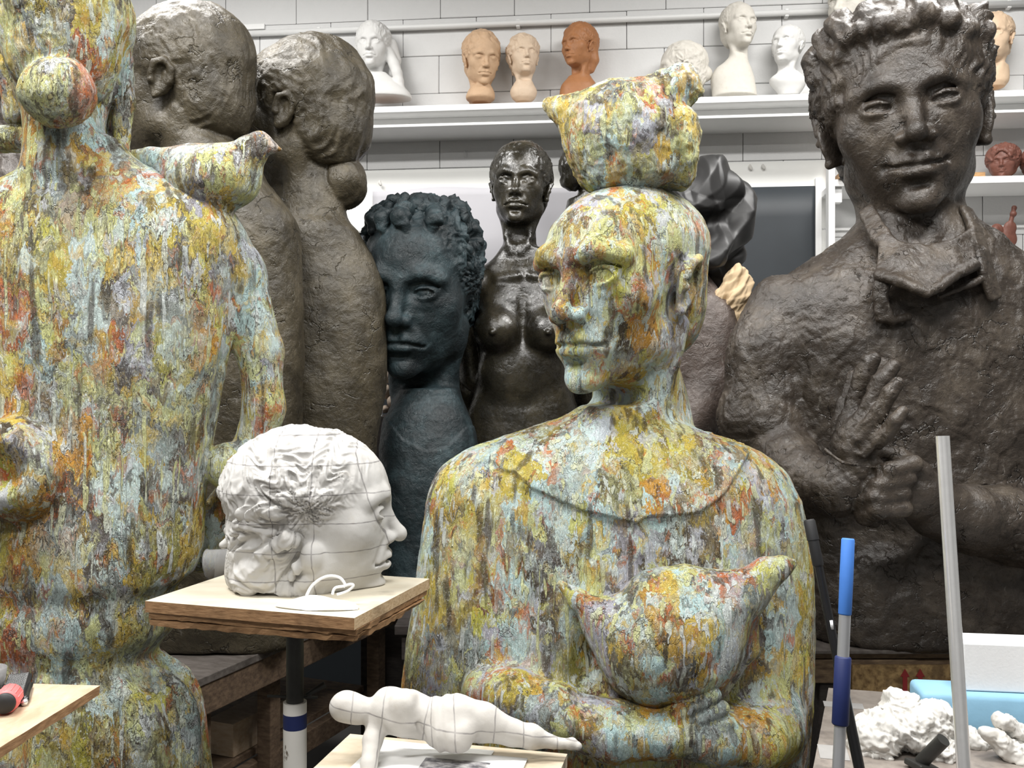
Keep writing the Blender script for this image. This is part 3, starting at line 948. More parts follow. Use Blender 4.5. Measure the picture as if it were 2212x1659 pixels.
for i, (u, v, lab) in enumerate([(820, 396, 'crumpled white clip holding the corner of the grey sheet'), (1620, 359, 'left white pin at the top of the display board'), (1648, 358, 'right white pin at the top of the display board')]):
    f = Form(); p = onwall(wall_s(u, .075 if i == 0 else .05), wall_z(u, v, .06), .075 if i == 0 else .05)
    f.add(ell(p, (.007, .006, .011))); f.add(ell((p[0] + .005, p[1], p[2] - .008), (.006, .006, .008)), .004)
    tag(carve('paper_pin', f, [q - .03 for q in p], [q + .03 for q in p], .0022, M['plaster']), lab, 'pin')
# metal hook on wall
p = onwall(wall_s(1006, .03), wall_z(1006, 335, .03), .03)
tag(bm_obj('wall_hook', bm_tube([p + Vector((-.006, .02, .02)), p + Vector((-.006, 0, .02)), p + Vector((-.006, 0, -.008)), p + Vector((.006, 0, -.008)), p + Vector((.006, 0, .02)), p + Vector((.006, .02, .02))], .0016, 8), M['pipe_white'], None, True),
    'small bent wire hook on the wall above the papers', 'hook')

# ---------------------------------------------------------------- the statues
def apparent(u, ap):
    """yaw that shows the turn ap (degrees, + = viewer's right) from the camera for something in photo column u"""
    return ap - math.degrees(math.atan((u - 1106) / FPX))


def bounds(P, u0, u1, v0, v1, w0, w1):
    c = [P.P(u, v, w) for u in (u0, u1) for v in (v0, v1) for w in (w0, w1)]
    return tuple(min(q[i] for q in c) for i in range(3)), tuple(max(q[i] for q in c) for i in range(3))


def rough_disp(amp, sc, slab=.0, slsc=20, seed=0, st=(1, 1, 1)):
    def f(p, N, tags):
        d = amp * fbm(p, sc, 3, seed, st)
        if slab: d = d + slab * stairs(p, slsc, 5, seed + 5, (1, 1, .8), .12)
        return d
    return f


def sumdisp(*fs):
    return lambda p, N, tags: sum(f(p, N, tags) for f in fs)


def on_front(px, p):
    """photo-like columns and rows of points on a statue, measured at its own depth"""
    return p[0] / px.k + 1106, 829.5 - (p[2] - EYE) / px.k


# ---- front painted figure: bird on the head, bird in the arms
P = Px(2.1)
Cf = P.P(1345, 603, 0); Rf = rotm(apparent(1345, -37), 4, 0); Sf = P.r(490)
base = P.P(1320, 1900, 0)
front = thing('painted_figure', 'large painted figure facing left with a bird on its head and another in its arms', 'statue', (base[0], base[1], .35))
head = head_form(Cf, Rf, Sf, dict(width=.90, jaw=.90, vault=.82, deep=2.4, nose_w=1.15, pupil=1, open=1.05, neck_r=.155, neck_r2=.20, neck_to=(0, .17, -.72), hair='flat', hair_t=.012, hairline=.30, side=.22, fold=1.2,
    extra=[(chain([((.05, -.372, .085), .016), ((.135, -.362, .106), .018), ((.215, -.285, .085), .015)], .02), .05), (chain([((-.05, -.372, .085), .016), ((-.135, -.362, .106), .018), ((-.215, -.285, .085), .015)], .02), .05)]))
f = Form()
f.add(loft_smooth(P.rows([(875, 1248, 1425, 5, 80), (905, 1205, 1450, 5, 90), (925, 1140, 1505, 5, 100), (945, 1075, 1570, 5, 112), (975, 1000, 1640, 5, 128), (1020, 946, 1693, 5, 148), (1080, 922, 1724, 5, 162), (1160, 911, 1745, 5, 172),
    (1300, 894, 1755, 0, 180), (1450, 871, 1754, 0, 188), (1560, 860, 1748, 0, 190), (1700, 852, 1738, 0, 190), (1980, 850, 1735, 0, 190)]), n=2.2, capk=P.r(14)))
f.add(head, P.r(26))
# arms folded under the bird
f.add(P.chain((1052, 1492, -165, 50), (1110, 1505, -205, 54), (1200, 1540, -228, 60), (1320, 1580, -235, 62), (1420, 1580, -235, 56), k=20), P.r(26))
f.add(P.chain((1672, 1575, -120, 66), (1630, 1600, -190, 62), (1540, 1592, -225, 56), (1460, 1580, -240, 46), k=20), P.r(40))
for i, (a, b) in enumerate([((1455, 1545), (1540, 1500)), ((1470, 1570), (1560, 1530)), ((1478, 1598), (1570, 1562))]):
    f.add(P.chain((a[0] - 45, a[1] + 22, -250, 21), (*a, -262, 20), (*b, -255, 16), k=6), P.r(8))
f.cut(P.chain((1262, 1335, -215, 34), (1285, 1410, -205, 52), (1265, 1455, -200, 40), k=10), P.r(16))
f.cut(P.chain((1640, 1370, -215, 24), (1625, 1440, -205, 30), (1580, 1490, -205, 24), k=10), P.r(16))
neck_u = np.array([1060, 1110, 1150, 1200, 1270, 1340, 1420, 1480, 1530, 1570, 1620], F32)
neck_v = np.array([985, 1012, 1038, 1068, 1092, 1100, 1096, 1080, 1050, 1010, 960], F32)


def front_disp(p, N, tags):
    u, v = on_front(P, p)
    d = .0030 * fbm(p, 16, 4, 3) + .0030 * stairs(p, 13, 5, 8, (1, 1, .7), .10) + .0016 * ridge(p, 26, 2, 17, (1, 1, .45))
    m = (N[1] < -.2) & (p[2] < 1.40)
    vc = np.interp(u, neck_u, neck_v) + 7 * vnoise(u / 26, v * 0, v * 0, 4)
    d = d + np.where(m & (u > 1060) & (u < 1600), .0075 * (np.clip((vc - v) / 5 + .5, 0, 1)) * np.clip(1 - np.abs(v - vc) / 70, 0, 1), 0)
    # pinned-back hair ridges
    hm = tags.get('hair', 0)
    return d + hm * .003 * ridge(p, 22, 2, 5, (1, .5, 1))
lo, hi = bounds(P, 820, 1790, 370, 1950, -310, 230)
carve('body', f, lo, hi, P.r(3.3), M['painted_front'], front, front_disp, front.location)
# bird on the head
b = Form()
b.add(P.ell(1350, 300, -5, 132, 124, 118))
b.add(P.ell(1375, 375, 0, 112, 48, 95), P.r(30))
b.add(P.chain((1190, 226, 10, 12), (1222, 240, 6, 28), (1275, 262, 0, 66), k=20), P.r(36))
b.add(P.chain((1395, 240, -8, 66), (1440, 196, -12, 46), (1470, 176, -12, 38), k=15), P.r(26))
b.add(P.chain((1470, 176, -12, 36), (1497, 192, -14, 20), (1511, 199, -15, 9), k=8), P.r(14))
b.add(P.chain((1478, 212, -10, 22), (1466, 232, -8, 18), (1440, 248, -8, 30), k=8), P.r(14))
b.cut(P.ell(1500, 262, -40, 44, 26, 80), P.r(16))
b.add(P.ell(1472, 325, -20, 30, 84, 80, rotm(0, 0, -4)), P.r(16))
b.add(P.chain((1452, 270, -70, 14), (1478, 262, -50, 20), (1488, 300, -40, 18), k=10), P.r(16))
b.cut(P.chain((1432, 290, -115, 10), (1440, 360, -110, 12), (1420, 410, -100, 8)), P.r(12))


def bird_disp(p, N, tags):
    return .0050 * fbm(p, 18, 3, 23) + .0075 * stairs(p, 15, 5, 28, (1, 1, 1), .12) + .0045 * np.clip(ridge(p, 30, 2, 33), 0, 1)
lo, hi = bounds(P, 1165, 1530, 120, 440, -150, 140)
carve('bird', b, lo, hi, P.r(2.6), M['painted_front'], front, bird_disp, front.location)['label'] = 'painted bird perched on top of the head'
# bird in the arms
b = Form()
b.add(P.ell(1452, 1382, -205, 142, 126, 95, rotm(0, 0, -12)))
b.add(P.ell(1395, 1420, -205, 80, 80, 75), P.r(40))
b.add(P.chain((1212, 1262, -190, 9), (1250, 1298, -195, 22), (1310, 1345, -200, 52), (1380, 1380, -205, 80), k=16), P.r(40))
b.add(P.chain((1400, 1268, -205, 26), (1480, 1262, -205, 34), (1570, 1272, -205, 34), k=10), P.r(50))
b.add(P.chain((1545, 1320, -205, 74), (1615, 1276, -205, 48), (1655, 1238, -205, 34), (1690, 1222, -205, 21), (1713, 1216, -205, 9), k=14), P.r(24))
b.add(P.chain((1610, 1330, -185, 30), (1606, 1400, -185, 30), (1545, 1480, -190, 30), (1480, 1505, -200, 28), k=10), P.r(22))
b.cut(P.chain((1575, 1300, -300, 12), (1588, 1370, -296, 14), (1550, 1450, -290, 10)), P.r(20))
lo, hi = bounds(P, 1190, 1735, 1190, 1545, -320, -80)
carve('bird', b, lo, hi, P.r(2.8), M['painted_front'], front, lambda p, N, t: .0035 * fbm(p, 20, 3, 43) + .0035 * stairs(p, 14, 5, 48, (1, 1, .7), .1), front.location)['label'] = 'painted bird held in the arms, tail up at left'
o = bm_obj('stand', bm_box(.84, .44, .35, .01), M['dark_wood'], front, False, (0, 0, -.175))

# ---- painted figure seen from behind, bird on its shoulder
P = Px(2.0)
base = P.P(190, 1900, 0)
back = thing('painted_figure', 'large painted figure seen from behind, hair bun, bird on its right shoulder', 'statue', (base[0], base[1], .30))
Cb = P.P(140, 112, 0); Rb = rotm(apparent(140, 180), 0, 0); Sb = P.r(352)
head = head_form(Cb, Rb, Sb, dict(width=1.05, neck_r=.20, neck_r2=.24, neck_to=(0, .10, -.75), hair='long', hair_t=.045, hairline=.34, ears=0))
f = Form()
f.add(loft_smooth(P.rows([(300, 112, 262, 0, 75), (340, 92, 290, 0, 80), (375, 50, 350, 0, 90), (410, -20, 420, 0, 102), (450, -70, 478, 0, 118), (510, -92, 512, 0, 132), (600, -84, 503, 0, 140), (700, -76, 497, 0, 140), (800, -66, 482, 0, 136), (900, -60, 463, 0, 132), (1000, -62, 448, 0, 132),
    (1100, -70, 440, 0, 140), (1180, -78, 431, 0, 150), (1235, -82, 412, 0, 152), (1272, -75, 378, 0, 146), (1310, -80, 380, 0, 152), (1360, -78, 366, 0, 150), (1400, -70, 334, 0, 140), (1424, -76, 338, 0, 142), (1470, -100, 396, 0, 160), (1540, -120, 427, 0, 172), (1660, -130, 440, 0, 178), (1950, -140, 455, 0, 180)]), n=2.25, capk=P.r(14)))
f.add(head, P.r(22))
f.add(P.ell(122, 198, -142, 68, 66, 62), P.r(10), tag='hair')
f.add(P.chain((245, 40, 20, 30), (262, 130, 30, 24), (268, 220, 30, 20), (262, 316, 25, 12), k=10), P.r(12), tag='hair')
f.add(P.chain((215, 190, 70, 40), (235, 260, 75, 34), (240, 350, 70, 34), k=10), P.r(16), tag='hair')
f.add(P.chain((22, 60, 10, 26), (16, 150, 20, 22), (30, 250, 20, 16), k=10), P.r(12), tag='hair')
f.add(P.chain((-70, 300, 40, 32), (40, 300, 30, 26), (92, 312, 0, 16), k=10), P.r(14))
# arms
f.add(P.chain((440, 492, 20, 66), (510, 590, 40, 56), (562, 760, 60, 44), (570, 880, 60, 40), (545, 985, 60, 42), (490, 1100, 120, 44), (440, 1190, 140, 46), k=20), P.r(26))
f.cut(P.chain((492, 640, -40, 10), (492, 790, -20, 24), (470, 920, -20, 24), k=10), P.r(14))
f.add(P.ell(490, 1008, 20, 46, 50, 50), P.r(14))
f.add(P.chain((-60, 500, -10, 66), (10, 640, -50, 50), (50, 820, -70, 46), (60, 930, -80, 50), k=20), P.r(22))
f.add(P.ell(35, 1015, -135, 98, 104, 80), P.r(14))
f.cut(P.ell(-20, 1015, -215, 70, 50, 40), P.r(26))
f.cut(P.chain((-90, 1128, -190, 10), (60, 1130, -190, 12), (130, 1112, -165, 7)), P.r(14))
f.cut(P.chain((95, 640, -165, 8), (120, 760, -165, 22), (105, 880, -160, 14)), P.r(22))
f.cut(P.chain((-90, 1285, -190, 10), (60, 1292, -195, 11), (200, 1296, -180, 12), (300, 1284, -140, 12), (390, 1250, -60, 10)), P.r(12))


def back_disp(p, N, tags):
    u, v = on_front(P, p)
    hm = tags.get('hair', 0)
    d = .0035 * fbm(p, 15, 4, 53) + .0030 * stairs(p, 11, 5, 58, (1, 1, .5), .10) + .0018 * ridge(p, 24, 2, 67, (1, 1, .3))
    sk = np.clip((v - 1405) / 40, 0, 1)
    ang = np.arctan2(p[0] - P.P(160, 0)[0], -(p[1] - P.Y0))
    d = d + sk * .011 * np.sin(ang * 15 + 2.0 * vnoise(p[0] * 3, p[1] * 3, p[2] * 5, 3))
    cr = ridge((p[0] * 1.0, p[1], p[2]), 7, 1, 71, (1, 1, .35))
    d = d + (1 - sk) * .004 * cr * (v > 420)
    # spine hollow
    d = d - .010 * np.exp(-((u - 205) / 38) ** 2) * (v > 430) * (v < 1080) * (N[1] < 0) * np.clip((v - 430) / 120, 0, 1) * np.clip((1080 - v) / 120, 0, 1)
    return d + hm * (.006 * ridge(p, 20, 2, 61, (1, 1, .4)) + .005 * stairs(p, 14, 4, 65))
lo, hi = bounds(P, -190, 640, -140, 1930, -260, 260)
carve('body', f, lo, hi, P.r(3.3), M['painted_back'], back, back_disp, back.location)
b = Form()
b.add(P.ell(458, 388, 0, 104, 74, 80, rotm(0, 0, -6)))
b.add(P.chain((288, 332, 20, 9), (330, 345, 15, 26), (400, 365, 5, 52), k=12), P.r(30))
b.add(P.chain((455, 440, 0, 44), (475, 478, 0, 26), (490, 503, 0, 12), k=10), P.r(24))
b.add(P.chain((500, 372, -5, 60), (540, 330, -10, 34), (562, 313, -12, 28), k=12), P.r(22))
b.add(P.chain((563, 311, -12, 26), (588, 318, -14, 13), (606, 323, -15, 4), k=6), P.r(8))
lo, hi = bounds(P, 265, 625, 270, 520, -120, 120)
carve('bird', b, lo, hi, P.r(2.4), M['painted_back'], back, lambda p, N, t: .0022 * fbm(p, 20, 3, 73) + .002 * stairs(p, 14, 5, 78, (1, 1, .6), .1), back.location)['label'] = 'painted bird with its head raised to the right'
bm_obj('stand', bm_box(.60, .44, .30, .01), M['dark_wood'], back, False, (0, 0, -.15))

# ---- two olive bronze figures turned away
P = Px(2.8)
base = P.P(470, 1388, 0)
t = thing('bronze_figure', 'olive bronze figure turned away with cropped hair and a bare ear beside the painted back', 'statue', base)
C = P.P(385, 192, 0); R = rotm(apparent(385, -117), 4, 0); S = P.r(342)
head = head_form(C, R, S, dict(width=1.0, neck_r=.20, neck_r2=.25, neck_to=(0, .16, -.62), hair='short', hair_t=.022, hairline=.38, ear_size=.9))
f = Form()
f.add(loft_smooth(P.rows([(330, 400, 545, 0, 70), (370, 370, 565, 0, 85), (420, 330, 598, 0, 96), (475, 306, 636, 0, 104), (540, 296, 648, 0, 106), (700, 290, 652, 0, 108), (930, 290, 647, 0, 106), (1200, 295, 640, 0, 104), (1389, 300, 634, 0, 98)]), n=2.6, capk=P.r(10)))
f.add(head, P.r(30))
lo, hi = bounds(P, 260, 690, -10, 1400, -230, 230)


def folds(px, amp, sc, seed, v0=420):
    def g(p, N, tags):
        u, v = on_front(px, p)
        return amp * ridge(p, sc, 2, seed, (1, 1, .22)) * np.clip((v - v0) / 80, 0, 1)
    return g
carve('body', f, lo, hi, P.r(4), M['bronze_olive'], t, sumdisp(rough_disp(.006, 12, .006, 12, 81), strand_disp(C, R, S, .012, 14, 2, 83), folds(P, .005, 6, 85)), base)

P = Px(3.08)
base = P.P(690, 1338, 0)
t = thing('bronze_figure', 'olive bronze figure turned away with swept hair tied in a low bun', 'statue', base)
C = P.P(645, 254, 0); R = rotm(apparent(645, -116), 2, 0); S = P.r(318)
head = head_form(C, R, S, dict(width=1.0, neck_r=.165, neck_r2=.19, neck_to=(0, .10, -.62), hair='swept', hair_t=.035, hairline=.36, ear_size=.85,
    cuts=[(chain([((-.4, .16, -.10), .02), ((-.30, .36, -.20), .02)]), .03)]))
f = Form()
f.add(loft_smooth(P.rows([(425, 622, 728, 0, 56), (462, 608, 742, 0, 70), (500, 588, 775, 0, 92), (570, 562, 813, 0, 94), (640, 550, 832, 0, 104), (730, 545, 836, 0, 108), (850, 541, 829, 0, 108), (960, 540, 813, 0, 104), (1150, 540, 803, 0, 102), (1338.5, 540, 796, 0, 100)]), n=2.4, capk=P.r(10)))
f.add(head, P.r(24))
f.add(P.chain((618, 350, 30, 44), (606, 440, 30, 50), k=10), P.r(24))
f.add(P.ell(741, 396, 0, 52, 56, 54, rotm(0, 0, 25)), P.r(6), tag='hair')
lo, hi = bounds(P, 500, 870, 60, 1350, -220, 220)
carve('body', f, lo, hi, P.r(4), M['bronze_olive'], t, sumdisp(rough_disp(.005, 12, .005, 14, 91), strand_disp(C, R, S, .022, 13, 1.6, 93), folds(P, .005, 6, 95, 520)), base)

# ---- dark hair of another figure at far left
P = Px(2.5)
base = P.P(20, 1400, 0)
t = thing('bronze_figure', 'dark bronze figure with long combed hair, half hidden at far left behind the painted back', 'statue', base)
C = P.P(35, 265, 0); R = rotm(150, 0, 0); S = P.r(330)
head = head_form(C, R, S, dict(neck_r=.2, neck_to=(0, .1, -.7), hair='long', hair_t=.05, ears=0))
f = Form(); f.add(head)
f.add(P.chain((40, 330, -60, 66), (50, 430, -70, 74), k=10), P.r(30), tag='hair')
f.add(loft_smooth(P.rows([(420, -60, 110, 0, 70), (480, -130, 150, 0, 100), (620, -170, 165, 0, 125), (900, -170, 160, 0, 125), (1430, -170, 150, 0, 125)]), n=2.4), P.r(24))
lo, hi = bounds(P, -200, 210, 60, 1440, -200, 200)
carve('body', f, lo, hi, P.r(5), M['bronze_hair'], t, sumdisp(rough_disp(.004, 14, .003, 14, 101), strand_disp(C, R, S, .03, 24, 1.2, 103)), base)

# ---- teal head with a shirt front
P = Px(3.28)
base = P.P(915, 1280, 0)
t = thing('bronze_bust', 'teal dark bronze head of a wavy haired man looking down', 'statue', base)
C = P.P(909, 626, 0); R = rotm(apparent(909, -20), 8, 3); S = P.r(374)


def locks(C, seed=4, zs=1.0):
    rr = random.Random(seed); out = []
    for i in range(64):
        a = rr.uniform(-2.3, 2.3); e = rr.uniform(.25, 1.4)
        x = .305 * math.sin(a) * math.cos(e * .7); y = -.40 * math.cos(a) * math.cos(e * .7) + .08; z = .10 + .37 * math.sin(e)
        if y < -.12 and z < .36: z = .36 + rr.uniform(0, .05)
        out.append((chain([((x * .86, y * .86, z + .055), .018), ((x * .99 + rr.uniform(-.02, .02), y * 1.0, z + .02), .022), ((x * 1.04 + rr.uniform(-.06, .03), y * 1.03, z - .05), .013)], .01), .02))
    return out
head = head_form(C, R, S, dict(width=.90, jaw=1.0, deep=2.0, open=.75, ears=0, neck_r=.19, neck_r2=.20, neck_to=(0, .12, -.72), hair='short', hair_t=.02, hairline=.33, smile=-.008, extra_hair=locks(0)))
f = Form(); f.add(head)
f.add(loft_smooth(P.rows([(838, 868, 992, 10, 56), (870, 850, 1002, 10, 68), (905, 832, 1018, 10, 84), (960, 822, 1032, 10, 98), (1050, 820, 1040, 10, 108), (1200, 822, 1044, 10, 100), (1280.5, 820, 1046, 10, 100)]), n=2.5, capk=P.r(8)), P.r(20))


def teal_disp(p, N, tags):
    u, v = on_front(P, p)
    vc = np.interp(u, [840, 880, 930, 970, 1010], [900, 945, 968, 962, 920])
    return .004 * (N[1] < 0) * np.clip((v - vc) / 4 + .5, 0, 1) * np.clip(1 - (v - vc) / 60, 0, 1) * (v < 1100)
lo, hi = bounds(P, 760, 1070, 410, 1350, -190, 190)
carve('body', f, lo, hi, P.r(3), M['bronze_teal'], t, sumdisp(rough_disp(.0035, 22, .0, 14, 111), teal_disp, strand_disp(C, R, S, .035, 12, 5, 113, wave=.6)), base)

# ---- nude bronze
P = Px(3.52)
base = P.P(1110, 1250, 0)
t = thing('bronze_nude', 'glossy dark bronze nude woman with short hair and arms behind her back', 'statue', base)
C = P.P(1124, 404, 0); R = rotm(apparent(1124, -8), -2, 2); S = P.r(184)
head = head_form(C, R, S, dict(width=.98, jaw=1.0, neck_r=.17, neck_r2=.20, neck_to=(0, .16, -.72), hair='short', hair_t=.05, hairline=.34))
f = Form()
f.add(loft_smooth(P.rows([(535, 1082, 1180, 10, 30), (562, 1062, 1206, 8, 34), (585, 1030, 1236, 6, 42), (625, 1012, 1252, 4, 50), (690, 1020, 1246, 2, 56), (750, 1034, 1236, 2, 56), (800, 1036, 1232, 2, 54), (850, 1024, 1240, 2, 56), (900, 1008, 1252, 4, 62), (960, 996, 1262, 6, 66), (1100, 994, 1262, 8, 68), (1250, 1000, 1255, 8, 66)]), n=2.2, capk=P.r(8)))
f.add(head, P.r(14))
for sx in (-1, 1):
    cu = 1132 + sx * 54
    f.add(P.ell(cu - 4, 714, -50, 49, 46, 46), P.r(12))
    f.add(P.ell(cu, 675, -30, 36, 50, 26), P.r(24))
    f.add(P.sph(cu + sx * 6 - 8, 718, -97, 6), P.r(5))
    f.add(P.sph(1132 + sx * 118, 618, 6, 40), P.r(22))
    f.add(P.chain((1132 + sx * 122, 625, 8, 36), (1132 + sx * 124, 720, 30, 32), (1132 + sx * 110, 820, 44, 27), (1132 + sx * 70, 880, 62, 22), k=14), P.r(8))
f.cut(P.chain((1130, 585, -48, 2), (1130, 700, -62, 5), (1128, 760, -58, 3)), P.r(14))
f.cut(P.chain((1128, 780, -62, 3), (1112, 860, -64, 3)), P.r(12))
f.cut(P.sph(1104, 852, -66, 6), P.r(8))
f.add(P.chain((1075, 602, -34, 6), (1118, 596, -40, 5)), P.r(14)); f.add(P.chain((1190, 602, -34, 6), (1146, 596, -40, 5)), P.r(14))
f.add(P.ell(1110, 800, -30, 70, 60, 34), P.r(30))
lo, hi = bounds(P, 965, 1290, 295, 1345, -120, 120)
carve('body', f, lo, hi, P.r(2.3), M['bronze_dark'], t, sumdisp(rough_disp(.0028, 17, .0012, 16, 121), strand_disp(C, R, S, .020, 9, 2.5, 123, wave=.4)), base)

# ---- second dark figure behind the nude: only bun, nape and back show
P = Px(3.82)
base = P.P(1262, 1217, 0)
t = thing('bronze_figure', 'dark bronze figure half hidden behind the painted head, its low bun to the left', 'statue', base)
C = P.P(1290, 345, 0); R = rotm(150, 0, 0); S = P.r(170)
f = Form(); f.add(head_form(C, R, S, dict(neck_r=.2, neck_to=(0, .1, -.8), hair='long', hair_t=.04, ears=0)))
f.add(P.ell(1236, 368, -20, 27, 42, 30), P.r(5), tag='hair')
f.add(loft_smooth(P.rows([(430, 1225, 1350, 0, 40), (480, 1215, 1390, 0, 62), (600, 1200, 1400, 0, 74), (900, 1215, 1400, 0, 74), (1217, 1215, 1400, 0, 72)]), n=2.3), P.r(14))
lo, hi = bounds(P, 1180, 1420, 230, 1300, -110, 110)
carve('body', f, lo, hi, P.r(3.5), M['bronze_dark'], t, sumdisp(rough_disp(.003, 16, .003, 14, 131), strand_disp(C, R, S, .03, 9, 2, 133)), base)

# ---- reddish bronze bust under a black sheet
P = Px(3.1)
base = P.P(1500, 1307, 0)
t = thing('bronze_bust', 'reddish bronze shoulder and back, its top covered by a black plastic sheet', 'statue', base)
f = Form()
f.add(loft_smooth(P.rows([(520, 1420, 1500, 0, 44), (570, 1405, 1512, 0, 56), (610, 1390, 1540, 0, 76), (650, 1375, 1568, 0, 96), (710, 1362, 1592, 0, 112), (800, 1356, 1602, 0, 120), (900, 1362, 1590, 0, 118), (1010, 1372, 1572, 0, 112), (1307, 1380, 1560, 0, 108)]), n=2.2, capk=P.r(10)))
f.add(P.chain((1548, 690, -60, 46), (1545, 840, -86, 44), (1480, 930, -110, 36), k=14), P.r(34))
f.add(P.sph(1455, 510, 0, 52), P.r(20))
lo, hi = bounds(P, 1330, 1640, 440, 1350, -180, 160)
carve('body', f, lo, hi, P.r(3.5), M['bronze_red'], t, sumdisp(rough_disp(.006, 9, .006, 10, 141), folds(P, .004, 8, 143, 780)), base)
f = Form()
P = Px(3.12)
f.add(P.ell(1500, 430, 0, 92, 84, 80))
f.add(P.chain((1545, 372, 0, 32), (1580, 425, 0, 40), (1575, 520, 0, 42), (1548, 585, 0, 36), k=20), P.r(20))
f.add(P.ell(1500, 545, -10, 92, 66, 92), P.r(24))


def crumple(sc, amp, seed, n=7):
    """straight creases: a sum of folded planes in many directions"""
    rr = random.Random(seed); ds = []
    for i in range(n):
        d = Vector((rr.gauss(0, 1), rr.gauss(0, .7), rr.gauss(0, 1.3))).normalized(); ds.append((d, sc * rr.uniform(.5, 1.6), rr.uniform(0, 1)))

    def g(p, N, tags):
        o = 0
        wn = [.035 * vnoise(p[0] * 8, p[1] * 8, p[2] * 8 + 9 * i, seed + i) for i in range(3)]
        for i, (d, fq, ph) in enumerate(ds):
            x = ((p[0] + wn[0]) * d.x + (p[1] + wn[1]) * d.y + (p[2] + wn[2]) * d.z) * fq + ph
            x = x - np.floor(x)
            tri = np.minimum(x / .3, (1 - x) / .7)
            o = o + (tri - .5) * (.5 / (fq / sc))
        return amp * o
    return g
lo, hi = bounds(P, 1370, 1650, 310, 650, -150, 140)
tag(carve('plastic_sheet', f, lo, hi, P.r(3), M['plastic_black'], None, crumple(9, .030, 151, 5)), 'crumpled black plastic sheet wrapped over the reddish bronze bust', 'sheet')
f = Form(); P = Px(2.98)
f.add(P.chain((1592, 600, 0, 20), (1592, 640, 0, 28), (1588, 690, 5, 22), k=14))
f.add(P.ell(1596, 622, 0, 30, 50, 16), P.r(10))
f.add(P.ell(1560, 640, 0, 16, 24, 12), P.r(10))
lo, hi = bounds(P, 1520, 1650, 540, 740, -60, 60)
tag(carve('kraft_paper', f, lo, hi, P.r(2), M['kraft'], None, crumple(26, .010, 161)), 'crumpled brown kraft paper tucked behind the bronze man shoulder', 'paper')

# ---- tall bronze man, hands raised
P = Px(2.6)
base = P.P(1960, 1360, 0)
t = thing('bronze_man', 'tall brown bronze man with swept hair, open collar and one hand raised', 'statue', base)
C = P.P(1950, 254, 0); R = rotm(apparent(1950, 6), 5, -5.5); S = P.r(456)
rr = random.Random(3); waves = []
for i in range(19):
    a = -1.45 + 2.9 * i / 18; sn, cs = math.sin(a), math.cos(a)
    z0 = .275 - .10 * abs(sn) ** 3
    x = .345 * sn; y = .05 - .40 * cs
    tw = rr.uniform(-.05, .05)
    jz = rr.uniform(-.02, .03)
    waves.append((chain([((x * .98, y + .015, z0), .014), ((x * 1.03 + tw * .4, y - .012 + rr.uniform(-.01, .015), z0 + .07 + jz), .036 + rr.uniform(0, .012)), ((x * .98 + tw, y * .78 + .02, z0 + .160 + jz), .042 + rr.uniform(0, .014)), ((x * .75 + tw * 1.6, y * .3 + .05, z0 + .225), .04)], .012), .026))
bandp = [((.345 * math.sin(-1.5 + 3.0 * i / 16)), .045 - .405 * math.cos(-1.5 + 3.0 * i / 16), .258 - .12 * abs(math.sin(-1.5 + 3.0 * i / 16)) ** 3) for i in range(17)]
head = head_form(C, R, S, dict(width=1.02, jaw=1.06, open=.62, neck_r=.215, neck_r2=.25, neck_to=(0, .14, -.78), hair='wave', hair_t=.062, hairline=.255, side=.25, smile=.018, fold=1.6, deep=1.7, nose_w=1.25, pupil=1, ear_size=1.12, ear_out=42,
    frown=[(.07, .045)], extra_hair=waves,
    extra=[(chain([(q, .011) for q in bandp], .0), .010)]))
f = Form()
f.add(loft_smooth(P.rows([(455, 1872, 2072, 10, 84), (490, 1842, 2110, 10, 96), (530, 1790, 2165, 10, 112), (570, 1735, 2225, 8, 126), (615, 1676, 2280, 5, 140), (670, 1640, 2312, 0, 150), (760, 1655, 2310, -5, 156), (900, 1672, 2300, -5, 158), (1080, 1690, 2295, -5, 158), (1250, 1705, 2290, -5, 160), (1360, 1712, 2285, -5, 160)]), n=2.5, capk=P.r(10)))
f.add(head, P.r(24))
# near sleeve and forearm to the raised hand
f.add(P.chain((1690, 668, 0, 82), (1650, 760, -20, 82), (1640, 900, -40, 80), (1672, 960, -60, 74), k=20), P.r(22))
f.cut(P.chain((1712, 640, -120, 8), (1732, 760, -150, 10), (1735, 900, -150, 16)), P.r(26))
f.add(P.chain((1690, 985, -100, 66), (1740, 1042, -180, 66), (1810, 1052, -240, 62), (1850, 1010, -262, 50), k=16), P.r(12))
# raised hand
f.add(P.chain((1845, 1005, -258, 44), (1846, 968, -264, 46), (1856, 935, -270, 36), k=12), P.r(12))
f.add(P.chain((1822, 955, -250, 22), (1848, 868, -246, 20), (1868, 812, -250, 18.5), (1887, 775, -258, 15), k=4), P.r(6))
f.add(P.chain((1843, 945, -278, 21), (1880, 868, -286, 20), (1908, 818, -292, 18.5), (1930, 791, -295, 15), k=4), P.r(4))
f.add(P.chain((1858, 950, -298, 20), (1900, 888, -316, 19), (1921, 850, -326, 17.5), (1939, 828, -328, 14.5), k=4), P.r(3.5))
f.add(P.chain((1868, 978, -304, 20), (1914, 936, -330, 18.5), (1936, 907, -344, 16.5), (1950, 889, -346, 13.5), k=4), P.r(3.5))
f.add(P.chain((1812, 965, -226, 20), (1828, 884, -206, 16), (1846, 815, -200, 13), k=4), P.r(4))
f.add(P.chain((1782, 972, -285, 6), (1820, 1000, -322, 6), (1880, 1010, -318, 6), (1912, 1000, -280, 6), k=2), P.r(8))
